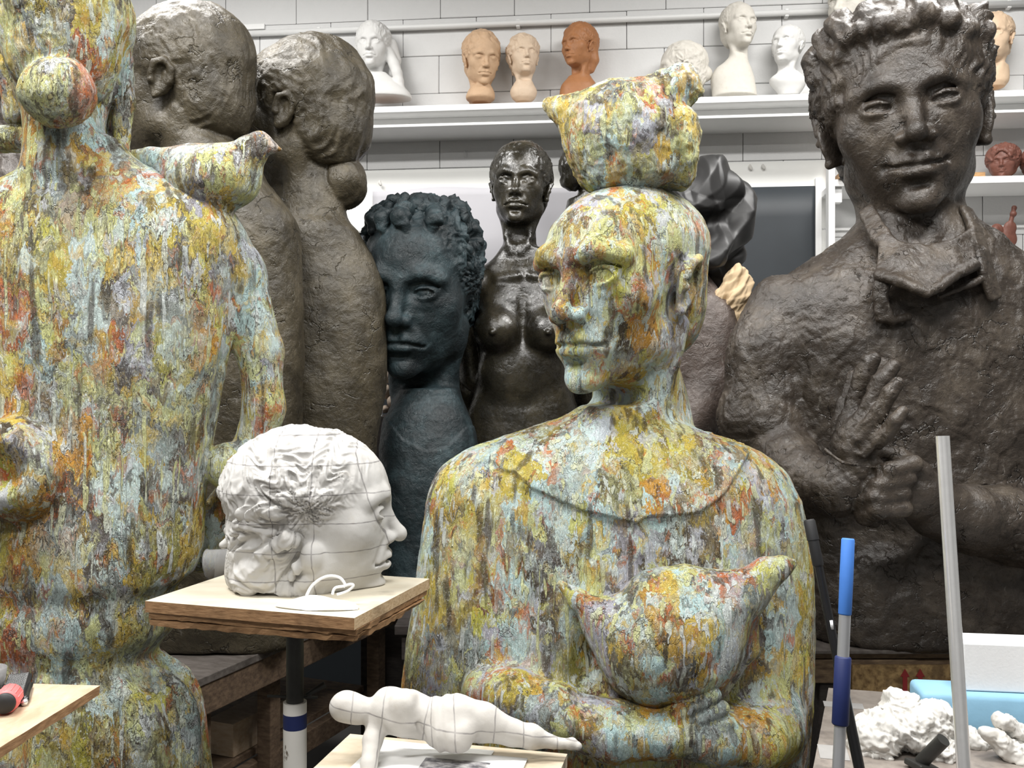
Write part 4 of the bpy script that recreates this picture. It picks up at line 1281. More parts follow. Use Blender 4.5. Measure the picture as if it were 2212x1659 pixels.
# far sleeve, forearm and fist
f.add(P.chain((2330, 700, 0, 90), (2345, 900, -40, 86), (2320, 1090, -110, 84), k=20), P.r(22))
f.add(P.chain((2330, 1120, -110, 86), (2210, 1138, -180, 86), (2090, 1122, -225, 72), (2010, 1106, -240, 56), k=18), P.r(16))
f.add(P.chain((2040, 1085, -250, 46), (1985, 1068, -262, 56), (1938, 1058, -268, 54), k=12), P.r(16))
for i, (u, v) in enumerate([(1912, 1020), (1898, 1048), (1888, 1076), (1890, 1104)]):
    f.add(P.chain((u + 62, v - 18 + i * 4, -316, 20), (u + 8, v - 2, -318, 21), (u - 22, v + 10, -288, 19), (u - 4, v + 22, -256, 17), k=6), P.r(6))
f.add(P.chain((1990, 1020, -290, 24), (1940, 985, -290, 20), (1905, 975, -285, 15), k=6), P.r(10))
f.cut(P.ell(1870, 1160, -180, 110, 60, 60), P.r(30))


def man_disp(p, N, tags):
    u, v = on_front(P, p)
    cloth = np.clip((v - 480) / 30, 0, 1)
    hand = (u > 1775) & (u < 2010) & (v > 745) & (v < 1140) & (p[1] < P.Y0 - 205 * P.k)
    cloth = np.where(hand, .1, cloth)
    d = np.where(hand, .25, 1.0) * (.0028 * fbm(p, 18, 3, 171) + .0016 * stairs(p, 16, 5, 172, (1, 1, 1), .1))
    return d + cloth * (.018 * stairs(p, 6.5, 6, 175, (1, 1, .8), .05) + .007 * stairs(p, 15, 4, 178, (1, 1, 1), .06) + .008 * fbm(p, 6, 2, 179))
lo, hi = bounds(P, 1540, 2420, -50, 1420, -390, 240)
carve('body', f, lo, hi, P.r(3.7), M['bronze_brown'], t, sumdisp(man_disp, strand_disp(C, R, S, .022, 15, 2.0, 183, wave=.4)), base)
# open collar: bent bands of clay with a thick lip
def ruled(P, A, B, r, n=26, k=5):
    """a band between two photo curves of (u, v, w)"""
    A = np.array(A, float); B = np.array(B, float)
    ta = np.linspace(0, 1, len(A)); tb = np.linspace(0, 1, len(B)); f = Form()
    for i in range(n):
        x = i / (n - 1)
        a = [np.interp(x, ta, A[:, j]) for j in range(3)]; b = [np.interp(x, tb, B[:, j]) for j in range(3)]
        f.add(P.chain((*a, r), (*b, r)), P.r(k))
    return f
f = Form()
f.add(ruled(P, [(1905, 512, -128), (1945, 530, -150), (2000, 536, -158), (2060, 522, -148), (2098, 500, -110)], [(1898, 592, -168), (1945, 606, -205), (2000, 634, -226), (2052, 602, -214), (2104, 572, -178)], 6))
f.add(P.chain((1898, 594, -170, 9), (1945, 608, -208, 10), (1975, 624, -220, 10), (2002, 634, -228, 10), (2030, 620, -222, 10), (2060, 598, -212, 10), (2108, 572, -176, 9), k=4), P.r(8))
f.add(ruled(P, [(1862, 462, -60), (1880, 500, -100), (1902, 530, -128)], [(1880, 450, -66), (1905, 488, -112), (1925, 520, -138)], 6, 26), P.r(6))
f.add(ruled(P, [(1898, 590, -165), (1894, 640, -168), (1900, 690, -168)], [(1915, 596, -172), (1912, 645, -176), (1925, 690, -174)], 5, 30), P.r(5))
f.add(P.chain((1900, 690, -168, 7), (1928, 694, -172, 7), (1962, 684, -172, 6), k=3), P.r(5))
f.add(ruled(P, [(2078, 448, -70), (2100, 500, -112), (2118, 575, -168), (2142, 648, -166)], [(2092, 455, -60), (2116, 505, -98), (2138, 580, -150), (2158, 640, -156)], 6, 44), P.r(6))
f.add(P.chain((2030, 640, -172, 5), (2070, 625, -176, 6), (2115, 605, -170, 6), k=3), P.r(8))
lo, hi = bounds(P, 1840, 2185, 430, 715, -260, -40)
carve('collar', f, lo, hi, P.r(2.6), M['bronze_brown'], t, lambda p, N, tg: .005 * stairs(p, 16, 5, 191) + .004 * fbm(p, 24, 3, 195) + .002 * ridge(p, 30, 2, 197, (.4, 1, 1)), base)

# ---------------------------------------------------------------- portrait heads on the shelves
def bust(name, label, u, v, h, ap, o, mat, vbase, shelf_z, depth=.14, pitch=0, roll=0, chest=None, base=None, vox=1.6, hair=(.025, 12, 2, .3), extra=None, rough=0.0, lowv=None):
    """portrait head at photo (u,v), h pixels from chin to crown; neck or chest ends on the shelf"""
    pw = onwall(wall_s(u, depth), 0, depth); Y = pw.y
    P = Px(Y); C = P.P(u, v); R = rotm(apparent(u, ap), pitch, roll); S = P.r(h)
    bz = shelf_z + (base[2] if base else 0.0)
    f = Form()
    oo = dict(o); oo.setdefault('neck_r', .17)
    f.add(head_form(C, R, S, oo))
    if chest:
        rws = [(z_, x0, x1, w, d) for (z_, x0, x1, w, d) in P.rows(chest)]
        f.add(loft_smooth(rws, n=2.3, capk=P.r(3)), P.r(6))
    for g_, k_ in (extra(P) if extra else []): f.add(g_, k_)
    f.clip(box((C[0], Y, bz + 1.0), (1, 1, 1.0)), P.r(2))
    allu = [u - h * .75, u + h * .75] + ([c for r in chest for c in r[1:3]] if chest else [])
    vb = 829.5 - (bz - EYE) / P.k
    lo, hi = bounds(P, min(allu) - 12, max(allu) + 12, v - h * .68, vb + 8, -h * .8, h * .8)
    t = thing(name, label, 'bust', (C[0], Y, shelf_z), 'portrait heads on the wall shelves')
    carve('body', f, lo, hi, P.r(vox), mat, t, sumdisp(strand_disp(C, R, S, *hair[:3], seed=int(u), wave=hair[3]), rough_disp(.0006 + rough, 60, 0, 20, int(u))), t.location)
    if base:
        bu0, bu1, bh, bm_ = base
        x0 = P.P(bu0, v)[0]; x1 = P.P(bu1, v)[0]
        bm_obj('base', bm_box(x1 - x0, (base[4] if len(base) > 4 else .13), bh, .0015), M[bm_], t, False, ((x0 + x1) / 2 - C[0], 0, bh / 2), (0, 0, WA))
    return t


def braid(P): return [(P.chain((838, 112, 2, 12), (852, 140, -6, 12), (858, 158, -12, 11), (862, 176, -14, 10), (868, 196, -18, 7), k=3), P.r(4)),
                      (P.chain((846, 96, 12, 12), (854, 130, 14, 12), (850, 160, 16, 11), k=4), P.r(5)), (P.chain((776, 90, 14, 9), (776, 130, 16, 9), (786, 165, 20, 10), k=4), P.r(5))]
bust('plaster_bust', 'white plaster bust of a girl with a braid over her shoulder on a walnut base', 806, 102, 104, -14, dict(hair='long', hair_t=.055, hairline=.30, side=.20, ears=0, width=.95), M['plaster_bust'], 215, ZS,
     chest=[(158, 792, 836, 0, 16), (172, 782, 852, 0, 24), (188, 768, 872, -4, 32), (203, 760, 886, -6, 36), (214, 758, 890, -6, 36)], base=(772, 880, .020, 'wood_base'), extra=braid)
bust('clay_bust', 'tan clay head of a man with closed eyes bowed down, on an oak base', 1041, 129, 112, 14, dict(hair='swept', hair_t=.05, hairline=.30, closed=1, jaw=1.0, width=.95, frown=[(.06, .05)]), M['clay_tan'], 218, ZS, pitch=12,
     chest=[(186, 1018, 1062, 6, 20), (200, 1010, 1068, 6, 26), (214, 1007, 1068, 6, 28), (224, 1020, 1056, 6, 18)], base=(963, 1064, .012, 'wood_base'), hair=(.035, 7, 2, .4))
bust('clay_bust', 'beige clay head of a woman with a cropped fringe and long neck', 1131, 124, 92, 12, dict(hair='short', hair_t=.055, hairline=.26, width=.98, neck_r=.16), M['clay_beige'], 217, ZS, pitch=-6,
     chest=[(180, 1110, 1152, 4, 18), (198, 1102, 1160, 4, 24), (212, 1106, 1156, 4, 22), (222, 1116, 1146, 4, 14)], base=(1088, 1150, .008, 'clay_beige'), hair=(.045, 8, 2, .5))
bust('clay_bust', 'red brown clay head of a long haired man looking to the left', 1250, 101, 96, -40, dict(hair='long', hair_t=.05, hairline=.31, width=.96, jaw=1.08, neck_r=.17), M['clay_brown'], 228, ZS,
     chest=[(165, 1228, 1276, 4, 18), (186, 1212, 1290, 4, 26), (215, 1208, 1296, 4, 28), (228, 1210, 1294, 4, 28)], hair=(.03, 12, 2, .4), extra=lambda P: [(P.chain((1276, 90, 4, 14), (1282, 130, 4, 12), (1276, 150, 6, 9), k=3), P.r(4))])
bust('plaster_bust', 'white plaster head in profile to the left, lying low behind the painted bird', 1470, 152, 112, -84, dict(hair='swept', hair_t=.035, hairline=.36, width=1.0), M['plaster_warm'], 212, ZS, hair=(.03, 9, 2, .3),
     extra=lambda P: [(P.sph(1522, 160, 0, 17), P.r(4))])
bust('plaster_bust', 'tall white plaster bust of a woman with a long neck and hollow shoulder', 1596, 58, 102, 32, dict(hair='swept', hair_t=.02, hairline=.34, neck_to=(0, .1, -1.0), neck_r=.155), M['plaster_warm'], 207, ZS, pitch=-3,
     chest=[(118, 1578, 1610, 6, 18), (136, 1563, 1616, 6, 24), (150, 1545, 1622, 6, 30), (170, 1536, 1628, 6, 36), (195, 1538, 1632, 6, 38), (212, 1540, 1634, 6, 38)], hair=(.02, 9, 2, .3))
bust('plaster_bust', 'small white plaster bust of a boy looking up to the left', 1700, 100, 92, -24, dict(hair='crop', hair_t=.018, hairline=.33, jaw=1.0, width=1.04, ear_size=.9, neck_r=.17), M['plaster_bust'], 204, ZS, pitch=-7,
     chest=[(156, 1680, 1724, 4, 18), (170, 1664, 1738, 4, 26), (180, 1664, 1740, 4, 28), (194, 1676, 1734, 4, 22), (208, 1684, 1724, 4, 16)], hair=(.02, 9, 2, .4))
bust('plaster_bust', 'large pale plaster head half hidden behind the bronze man at the top edge', 1842, 14, 138, -34, dict(hair='short', hair_t=.02, hairline=.34), M['plaster_warm'], 204, ZS, depth=.12,
     chest=[(90, 1826, 1872, 6, 20), (130, 1806, 1890, 6, 30), (206, 1800, 1894, 6, 32)])
bust('plaster_bust', 'small white plaster head peeping out left of the bronze man cheek', 1803, 160, 76, -88, dict(hair='short', hair_t=.02), M['plaster_bust'], 204, ZS, depth=.235)
bust('clay_bust', 'peach clay head of an older man with short hair at upper right', 2146, 84, 108, -8, dict(hair='short', hair_t=.03, hairline=.31, fold=1.6, jaw=1.03), M['clay_peach'], 190, ZR,
     chest=[(142, 2128, 2176, 6, 20), (160, 2122, 2178, 6, 22), (178, 2118, 2176, 6, 24), (190, 2128, 2168, 6, 18)], base=(2112, 2174, .004, 'wood_strip'), hair=(.03, 10, 2, .4))

# red clay pieces on the shelving unit
Yr = onwall(wall_s(2160, .2), 0, .2).y; P = Px(Yr)


def red_head(u, v, h, label):
    C = P.P(u, v); R = rotm(apparent(u, -6), 0, 0); S = P.r(h)
    f = Form(); f.add(head_form(C, R, S, dict(hair='long', hair_t=.10, hairline=.30, neck=0, ears=0, jaw=1.25, width=1.15, open=.8)))
    f.clip(box((C[0], Yr, z2 + .004 + .5), (1, 1, .5)), P.r(1))
    t = thing('clay_portrait', label, 'sculpture', (C[0], Yr, z2))
    lo, hi = bounds(P, u - h, u + h, v - h, v + h, -h, h)
    carve('body', f, lo, hi, P.r(1.5), M['clay_red'], t, sumdisp(strand_disp(C, R, S, .05, 7, 2, int(u)), rough_disp(.003, 30, .002, 30, int(u))), t.location)
    bm_obj('base', bm_box(P.r(76), .09, .006, .001), M['clay_beige'], t, False, (0, 0, .003), (0, 0, WA))
red_head(2166, 352, 72, 'glazed red clay head with wide hair on the shelving unit at right')
red_head(2238, 356, 66, 'second glazed red clay head cut by the right picture edge')
for i, (u0, u1, tu, lab) in enumerate([(1806, 1876, 1842, 'oak strip with a small brown clay stub left of the bronze man chin'), (2040, 2114, 2072, 'oak strip with a small brown clay stub right of the bronze man chin')]):
    x0 = P.P(u0, 380)[0]; x1 = P.P(u1, 380)[0]
    t = thing('mounted_fragment', lab, 'sculpture', ((x0 + x1) / 2, P.P((u0 + u1) / 2, 380)[1], z2))
    bm_obj('strip', bm_box(x1 - x0, .12, .022, .001), M['wood_strip'], t, False, (0, 0, .011), (0, 0, WA))
    bm = bm_tube([(P.P(tu, 0)[0] - (x0 + x1) / 2, 0, .022), (P.P(tu, 0)[0] - (x0 + x1) / 2 + .004, 0, .085)], [.036, .024], 14)
    autosmooth(bm_obj('stub', bm, M['clay_red'], t))
# little guitar player on the lower shelf
Yg = onwall(wall_s(2168, .2), 0, .2).y; P = Px(Yg)
gz = z3
c0 = P.P(2170, 500)
t = thing('clay_figurine', 'small red clay guitar player on the lower shelf at right', 'figurine', (c0[0], Yg, gz))
f = Form()
f.add(P.ell(2178, 516, -8, 19, 20, 6)); f.add(P.ell(2182, 492, -8, 14, 15, 6), P.r(5))
f.add(P.chain((2181, 490, -8, 5), (2188, 460, -8, 4.2), k=1), P.r(2)); f.add(P.chain((2188, 462, -8, 4), (2191, 449, -8, 5.5), k=1), P.r(2))
f.add(P.sph(2189, 462, -10, 7), P.r(2))
f.add(P.ell(2153, 500, 0, 14, 17, 13), P.r(2)); f.add(P.ell(2151, 498, -9, 8, 11, 7), P.r(2))
f.add(P.ell(2160, 540, 8, 26, 30, 18), P.r(6))
f.clip(box((c0[0], Yg, gz + .5), (1, 1, .5)), P.r(1))
lo, hi = bounds(P, 2120, 2210, 430, 580, -40, 40)
carve('body', f, lo, hi, P.r(1.3), M['clay_red'], t, rough_disp(.0012, 50, 0, 20, 5), t.location)

# ---------------------------------------------------------------- modelling stand with the plaster profile head
NBz = 1.108
N_, L_, R_ = Vector((-.264, 1.55, 0)), Vector((-.663, 1.673, 0)), Vector((-.166, 1.864, 0)); Fc_ = L_ + R_ - N_
ctr = (L_ + R_) / 2
t = thing('modelling_stand', 'modelling stand with a pale topped board on a pole, near centre left', 'stand', (ctr.x, ctr.y, 0))


def jag_slab(name, corners, z1, th, mat, parent, org, seed, amp=.002, n=26, chips=()):
    """a board with slightly chipped edges"""
    rr = random.Random(seed); pts = []
    for a, b in zip(corners, corners[1:] + corners[:1]):
        for i in range(n): pts.append(a.lerp(b, i / n))
    c = sum(corners, Vector()) / len(corners)
    bm = bmesh.new(); top = []; bot = []
    for p in pts:
        d = (c - p).normalized(); k1 = rr.uniform(0, amp); k2 = rr.uniform(0, amp)
        for q, rad, dep in chips:
            if (p - q).length < rad: k2 += dep * rr.uniform(.3, 1)
        top.append(bm.verts.new(p + d * k1 * .4 - org + Vector((0, 0, z1)))); bot.append(bm.verts.new(p + d * k2 - org + Vector((0, 0, z1 - th + rr.uniform(0, amp * .6)))))
    bm.faces.new(top); bm.faces.new(bot[::-1]); m = len(pts)
    for i in range(m): bm.faces.new((bot[i], bot[(i + 1) % m], top[(i + 1) % m], top[i]))
    bmesh.ops.recalc_face_normals(bm, faces=bm.faces)
    o = bm_obj(name, bm, mat, parent)
    return o
org = Vector((ctr.x, ctr.y, 0))
o = jag_slab('top_board', [N_, R_, Fc_, L_], NBz, .0205, M['ply_top'], t, org, 1, .0006)
o.data.materials.append(M['ply_edge']); o.data.materials.append(M['ply_end'])
for p in o.data.polygons:
    if abs(p.normal.z) < .5: p.material_index = 1 if p.normal.dot(Vector((-.295, -.955, 0))) > .7 else 2
o = jag_slab('lower_board', [N_ + Vector((.004, .006, 0)), R_ + Vector((-.004, -.006, 0)), Fc_, L_ + Vector((.006, 0, 0))], NBz - .0215, .0115, M['ply_edge'], t, org, 2, .004, 30, [(N_, .05, .006)])
o = jag_slab('lower_ply', [N_ + Vector((.0, .012, 0)), R_ + Vector((-.004, -.03, 0)), Fc_, L_ + Vector((.006, 0, 0))], NBz - .034, .012, M['ply_edge'], t, org, 3, .004, 30, [(N_, .05, .012), (R_, .12, .02)])
tube = bm_obj('inner_pole', bm_tube([(0, 0, .84), (0, 0, NBz - .046)], .0165, 24), M['gun_metal'], t); autosmooth(tube)
tube = bm_obj('mounting_plate', bm_box(.14, .14, .006, .001), M['gun_metal'], t, False, (0, 0, NBz - .049))
zt = EYE - (1515 - 829.5) / FPX * 1.77
tube = bm_obj('outer_tube', bm_tube([(0, 0, .06), (0, 0, zt)], .0222, 28), M['white_pole'], t); autosmooth(tube)
for k in range(2):
    bm = bm_tube([(0, 0, zt - .026 - .026 * 1), (0, 0, zt - .026)], .0225, 28, False)
bandv = bm_obj('blue_band', bm_tube([(0, 0, zt - .049), (0, 0, zt - .021)], .02235, 28), M['navy_band'] if 'navy_band' in M else M['navy'], t); autosmooth(bandv)
pin = bm_obj('clamp_pin', bm_tube([(-.052, -.004, zt + .012), (.042, .006, zt + .006)], .0028, 10), M['gun_metal'], t, True)
hd = bm_obj('clamp_handle', bm_tube([(.022, .0, zt + .012), (.055, .01, zt + .030)], [.004, .006], 10), M['gun_metal'], t, True)
for k in range(3):
    a = 2 * PI * k / 3 + .5
    bm_obj('leg', bm_tube([(0, 0, .16), (.19 * math.cos(a), .19 * math.sin(a), .015)], .013, 12), M['gun_metal'], t, True)
# profile head
Yh = 1.80; P = Px(Yh)
S = .352; C = ((690 - 1106) * Yh / FPX, Yh, NBz + .485 * S - .024); R = rotm(apparent(690, 86), 0, 0)
rr = random.Random(11); curls = []
for i in range(170):
    a = rr.uniform(-2.2, 2.2); e = rr.uniform(-.9, 1.5)
    sx = math.sin(a) * math.cos(e); cy = math.cos(a) * math.cos(e); se = math.sin(e)
    x = .325 * sx; y = .075 + .39 * cy; z = .08 + (.30 if se > 0 else .62) * se
    if y < -.26 or (y < -.10 and z < .20 and abs(x) > .1) or (y < .02 and z < .0) or z < -.46: continue
    dx, dy, dz = rr.uniform(-.03, .03), rr.uniform(.03, .07), rr.uniform(-.03, .03)
    curls.append((chain([((x * .96, y - dy, z + .015 + dz), .012), ((x * 1.05, y * 1.03, z + rr.uniform(.0, .025)), .021), ((x * 1.0, y + dy, z - .015 - dz), .011)], .01), .03))
hf = head_form(C, R, S, dict(width=1.0, jaw=1.06, vault=.86, ears=0, neck=0, open=.7, smile=-.004, nose=1.5, deep=1.4, hair='long', hair_t=.022, hairline=.30, side=.20, hair_k=.03, extra_hair=[(ell((0, .16, -.40), (.25, .27, .12)), .08), (ell((.0, .30, -.32), (.25, .18, .16)), .06)] + curls,
     extra=[ (ell((.29, .02, -.20), (.05, .055, .07)), .04), (ell((-.29, .02, -.20), (.05, .055, .07)), .04)],
     cuts=[(chain([((0, -.40, -.282), .010), ((.06, -.37, -.284), .010), ((-.06, -.37, -.284), .010)], .0), .01)]))
f = Form(); f.add(hf); f.clip(box((C[0], Yh, NBz + .0005 + .5), (1, 1, .5)), .003)
head_z = [EYE - (v - 829.5) * Yh / FPX for v in (990, 1048, 1108, 1170, 1230)]
M['grid_head'] = gridded('gridded_plaster_head', (.55, .54, .52), .055, .0535, [((1, 0, 0), -.062), ((1, 0, 0), .045 - .035), ((.95, 0, .3), .155)], .0011)
t = thing('plaster_portrait', 'white plaster head in profile marked with a pencil grid, on the modelling stand', 'sculpture', (C[0], Yh, NBz))
carve('head', f, (C[0] - .26, Yh - .22, NBz - .01), (C[0] + .26, Yh + .22, NBz + .40), P.r(2.6), M['grid_head'], t, sumdisp(strand_disp(C, R, S, .030, 15, 3.0, 205, wave=1.2), rough_disp(.0012, 40, 0, 20, 7)), t.location)
# face mask lying on the board, with ear loops
Ym = 1.64; P = Px(Ym)
mz = NBz
t = thing('face_mask', 'white folded face mask with ear loops lying before the plaster head', 'mask', P.P(690, 1300)[:2] + (mz,))
bm = bmesh.new(); nx, ny = 22, 8; g = {}
mx0, mx1 = P.P(596, 0)[0], P.P(776, 0)[0]; mw = mx1 - mx0
for k in (0, 1):
    for i in range(nx + 1):
        for j in range(ny + 1):
            a = i / nx; b = j / ny
            wdt = .052 * math.sin(PI * min(max(a * .95 + .03, 0), 1)) ** .6
            y = -.010 + (b - .45) * wdt - .02 * a
            z = .0015 + (.017 * math.sin(PI * b) ** .7 * math.sin(PI * a) ** .6) * (1 if k else 0) + .002 * math.sin(a * 11 + b * 5) * k + k * .0012
            g[k, i, j] = bm.verts.new(((a - .5) * mw, y, z))
for i in range(nx):
    for j in range(ny):
        bm.faces.new((g[1, i, j], g[1, i + 1, j], g[1, i + 1, j + 1], g[1, i, j + 1])); bm.faces.new((g[0, i, j + 1], g[0, i + 1, j + 1], g[0, i + 1, j], g[0, i, j]))
rim = [(i, 0) for i in range(nx)] + [(nx, j) for j in range(ny)] + [(i, ny) for i in range(nx, 0, -1)] + [(0, j) for j in range(ny, 0, -1)]
for a, b in zip(rim, rim[1:] + rim[:1]): bm.faces.new((g[0, a[0], a[1]], g[0, b[0], b[1]], g[1, b[0], b[1]], g[1, a[0], a[1]]))
bm_obj('mask_body', bm, M['fabric_white'], t, True)
for pts in ([(662, 1287), (672, 1268), (690, 1252), (712, 1244), (734, 1248), (745, 1262), (742, 1268)], [(718, 1284), (724, 1270), (742, 1266), (758, 1262), (763, 1266), (750, 1277), (728, 1284)]):
    V3 = [Vector(P.P(u, v, 6)) - Vector(t.location) for u, v in pts]
    sm = []
    for i in range(len(V3) - 1):
        p0 = V3[max(i - 1, 0)]; p1 = V3[i]; p2 = V3[i + 1]; p3 = V3[min(i + 2, len(V3) - 1)]
        for q in range(5):
            x = q / 5
            sm.append(.5 * (2 * p1 + (p2 - p0) * x + (2 * p0 - 5 * p1 + 4 * p2 - p3) * x * x + (3 * p1 - p0 - 3 * p2 + p3) * x ** 3))
    sm.append(V3[-1])
    bm_obj('ear_loop', bm_tube(sm, .0026, 10), M['fabric_white'], t, True)
# clear cup behind the head
a = Vector(W(508, 1215, 1.93)); a.z = NBz + .033
prof = [(.0, .0), (.020, .0), (.0235, .004), (.031, .075), (.0335, .0775)]
bm = bmesh.new(); rings = []
for (r, h) in prof + [(.0300, .075), (.0220, .006), (.0, .005)]:
    rings.append([bm.verts.new((r * math.cos(2 * PI * j / 28), r * math.sin(2 * PI * j / 28), h)) for j in range(28)] if r > 0 else [bm.verts.new((0, 0, h))])
for r0, r1 in zip(rings, rings[1:]):
    for j in range(28):
        v = [r0[j % len(r0)], r0[(j + 1) % len(r0)] if len(r0) > 1 else None, r1[(j + 1) % len(r1)] if len(r1) > 1 else None, r1[j % len(r1)]]
        bm.faces.new([x for i, x in enumerate(v) if x is not None and x not in v[:i]])
bmesh.ops.recalc_face_normals(bm, faces=bm.faces)
cup = tag(bm_obj('plastic_cup', bm, M['clear'], None, True, (a.x + .020, a.y, NBz + .0275), (math.radians(8), math.radians(-100), math.radians(-12))), 'clear plastic cup lying tipped over behind the plaster head', 'cup')

# ---------------------------------------------------------------- old workbench under the olive bronzes
BN = Vector((-.834, 2.45, 0)); e1 = Vector((.378, .926, 0)); e2 = Vector((-.926, .378, 0)); BZ = .716; BL_, BW_ = 1.15, 1.25
t = thing('workbench', 'heavy old timber workbench carrying the olive bronze figures', 'bench', (BN.x, BN.y, 0), None, (0, 0, math.atan2(e1.y, e1.x)))
bm_obj('bench_top', bm_box(BL_, BW_, .022, .002), M['wood_top'], t, False, (BL_ / 2, BW_ / 2, BZ - .011))
bm_obj('front_beam', bm_box(BL_ - .01, .045, .085, .003), M['wood_beam'], t, False, (BL_ / 2, .028, BZ - .0655))
bm_obj('end_beam', bm_box(.045, BW_ - .08, .085, .003), M['wood_beam'], t, False, (.028, BW_ / 2 + .03, BZ - .0655))
for x, y in ((.09, .075), (.42, .085), (BL_ - .1, .075), (.09, BW_ - .1), (BL_ - .1, BW_ - .1)):
    bm_obj('leg', bm_box(.052, .05, BZ - .108, .003), M['wood_beam'], t, False, (x, y, (BZ - .108) / 2))
bm_obj('lower_rail', bm_box(BL_ - .1, .035, .07, .002), M['wood_beam'], t, False, (BL_ / 2, .125, .30))
bm_obj('lower_shelf', bm_box(BL_ - .14, .95, .022, .002), M['wood_beam'], t, False, (BL_ / 2, .62, .348))
# second, darker table behind, further right
def bench(name, label, cx, cy, lx, ly, z, rot, mat, th=.05, leg=.07):
    t = thing(name, label, 'table', (cx, cy, 0), None, (0, 0, rot))
    bm_obj('table_top', bm_box(lx, ly, .03, .003), mat, t, False, (0, 0, z - .015))
    for sy in (-1, 1): bm_obj('rail', bm_box(lx - .04, .03, .08, .002), mat, t, False, (0, sy * (ly / 2 - .03), z - .07))
    for sx in (-1, 1):
        for sy in (-1, 1): bm_obj('leg', bm_box(leg, leg, z - .03, .003), mat, t, False, (sx * (lx / 2 - .06), sy * (ly / 2 - .08), (z - .03) / 2))
    return t
bench('work_table', 'dark low table carrying the teal bust, the nude and the red bust', .37, 3.385, 1.46, 1.1, .76, 0, M['dark_wood'])
P = Px(2.9)
for u, v, sx, sy, sz, Y, lab, mat in [(505, 1578, .13, .10, .095, 2.9, 'pale wooden box in the shade under the workbench', 'wood_board'), (560, 1590, .10, .12, .08, 3.05, 'second pale wooden box behind the workbench leg', 'wood_board')]:
    p = W(u, v, Y)
    tt = thing('wooden_box', lab, 'box', (p[0], Y, .3605), None, (0, 0, math.atan2(e1.y, e1.x)))
    bm_obj('carcass', bm_box(sx, sy, sz, .002), M[mat], tt, False, (0, 0, sz / 2))
    bm_obj('lid', bm_box(sx + .006, sy + .006, .008, .001), M[mat], tt, False, (0, 0, sz + .004))
# pale stones stacked behind the teal bust, seen through the gap
P = Px(3.7)
for i, (u, v, ru, rv, lab) in enumerate([(842, 812, 17, 17, 'uppermost pale stone in the gap left of the teal neck'), (834, 846, 13, 16, 'middle pale stone in the gap left of the teal neck'), (852, 868, 15, 13, 'lowest pale stone in the gap left of the teal neck'), (832, 884, 10, 11, 'small pale stone below the others left of the teal neck')]):
    f = Form(); f.add(P.ell(u, v, 0, ru, rv, 16, rotm(0, 0, 20 * i)))
    lo, hi = bounds(P, u - 30, u + 30, v - 30, v + 30, -30, 30)
    tag(carve('stone', f, lo, hi, P.r(1.8), M['stone_pale'], None, rough_disp(.008, 16, .006, 18, i)), lab, 'stone')
zs_ = P.P(840, 897)[2]
tag(bm_obj('stone_crate', bm_box(.20, .2, zs_ - .0, .003), M['dark_wood'], None, False, (P.P(842, 0)[0], 3.7, zs_ / 2)), 'tall dark crate behind the teal bust with pale stones on it', 'crate')
p = W(824, 850, 3.55)
tag(bm_obj('metal_rod', bm_tube([W(826, 788, 3.62), W(813, 829.5 + 1.499 * FPX / 3.62, 3.62)], .004, 10), M['alu'], None, True), 'thin grey metal rod standing left of the teal neck', 'rod')
P = Px(3.62)
f = Form(); f.add(P.ell(1002, 846, 0, 34, 44, 30, rotm(0, 0, 28))); f.add(P.ell(985, 872, 4, 26, 30, 26), P.r(14)); f.add(P.ell(992, 930, 4, 46, 60, 34), P.r(18)); f.add(P.ell(995, 1060, 4, 52, 150, 36), P.r(20))
f.clip(box((P.P(1000, 0)[0], P.Y0, .76 + .5), (1, 1, .5)), .004)
lo, hi = bounds(P, 920, 1070, 780, 1300, -70, 70)
tag(carve('bronze_fragment', f, lo, hi, P.r(2.6), M['bronze_dark'], None, rough_disp(.006, 16, .008, 14, 3)), 'rough dark bronze fragment between the teal neck and the nude', 'sculpture')

# ---------------------------------------------------------------- reclining plaster figurine on its board
A_ = Vector((-.236, 1.35, 0)); ex = Vector((.3125, -.0732, 0)); ey = Vector((-.066, -.283, 0)); OZ = .990
corners = [A_, A_ + ey, A_ + ey + ex, A_ + ex]
oc = A_ + ex / 2 + ey / 2
t = thing('sculpture_board', 'pale wooden board on a stand in front, carrying the reclining figurine and papers', 'board', (oc.x, oc.y, 0))
jag_slab('board', corners, OZ, .018, M['front_board'], t, oc, 5, .0008)
bm_obj('pole', bm_tube([(0, 0, .05), (0, 0, OZ - .018)], .02, 20), M['gun_metal'], t, True)
for k in range(3):
    a = 2 * PI * k / 3
    bm_obj('leg', bm_tube([(0, 0, .15), (.28 * math.cos(a), .28 * math.sin(a), .014)], .013, 12), M['gun_metal'], t, True)
Yf = 1.262; P = Px(Yf)
f = Form()
f.add(P.ell(748, 1526, 0, 36, 34, 34)); f.add(P.ell(776, 1535, -4, 30, 29, 30), P.r(16))
f.add(P.chain((790, 1534, 0, 22), (832, 1540, 0, 23), k=6), P.r(10))
f.add(P.chain((842, 1536, 0, 46), (880, 1542, 0, 47), (915, 1552, -2, 40), (950, 1556, -4, 45), (985, 1556, -4, 48), k=16), P.r(14))
f.add(P.ell(845, 1512, 4, 32, 26, 30, rotm(0, 0, 20)), P.r(12)); f.add(P.ell(872, 1508, -20, 26, 18, 22), P.r(14))
f.add(P.ell(866, 1562, -40, 28, 26, 20), P.r(16)); f.add(P.ell(868, 1528, -42, 24, 22, 16), P.r(16))
f.add(P.chain((985, 1548, 4, 47), (1040, 1560, 4, 41), (1105, 1582, 4, 28), k=10), P.r(18))
f.add(P.chain((1105, 1582, 2, 27), (1150, 1592, 0, 25), (1195, 1604, -2, 13), (1212, 1606, -4, 11), k=8), P.r(8))
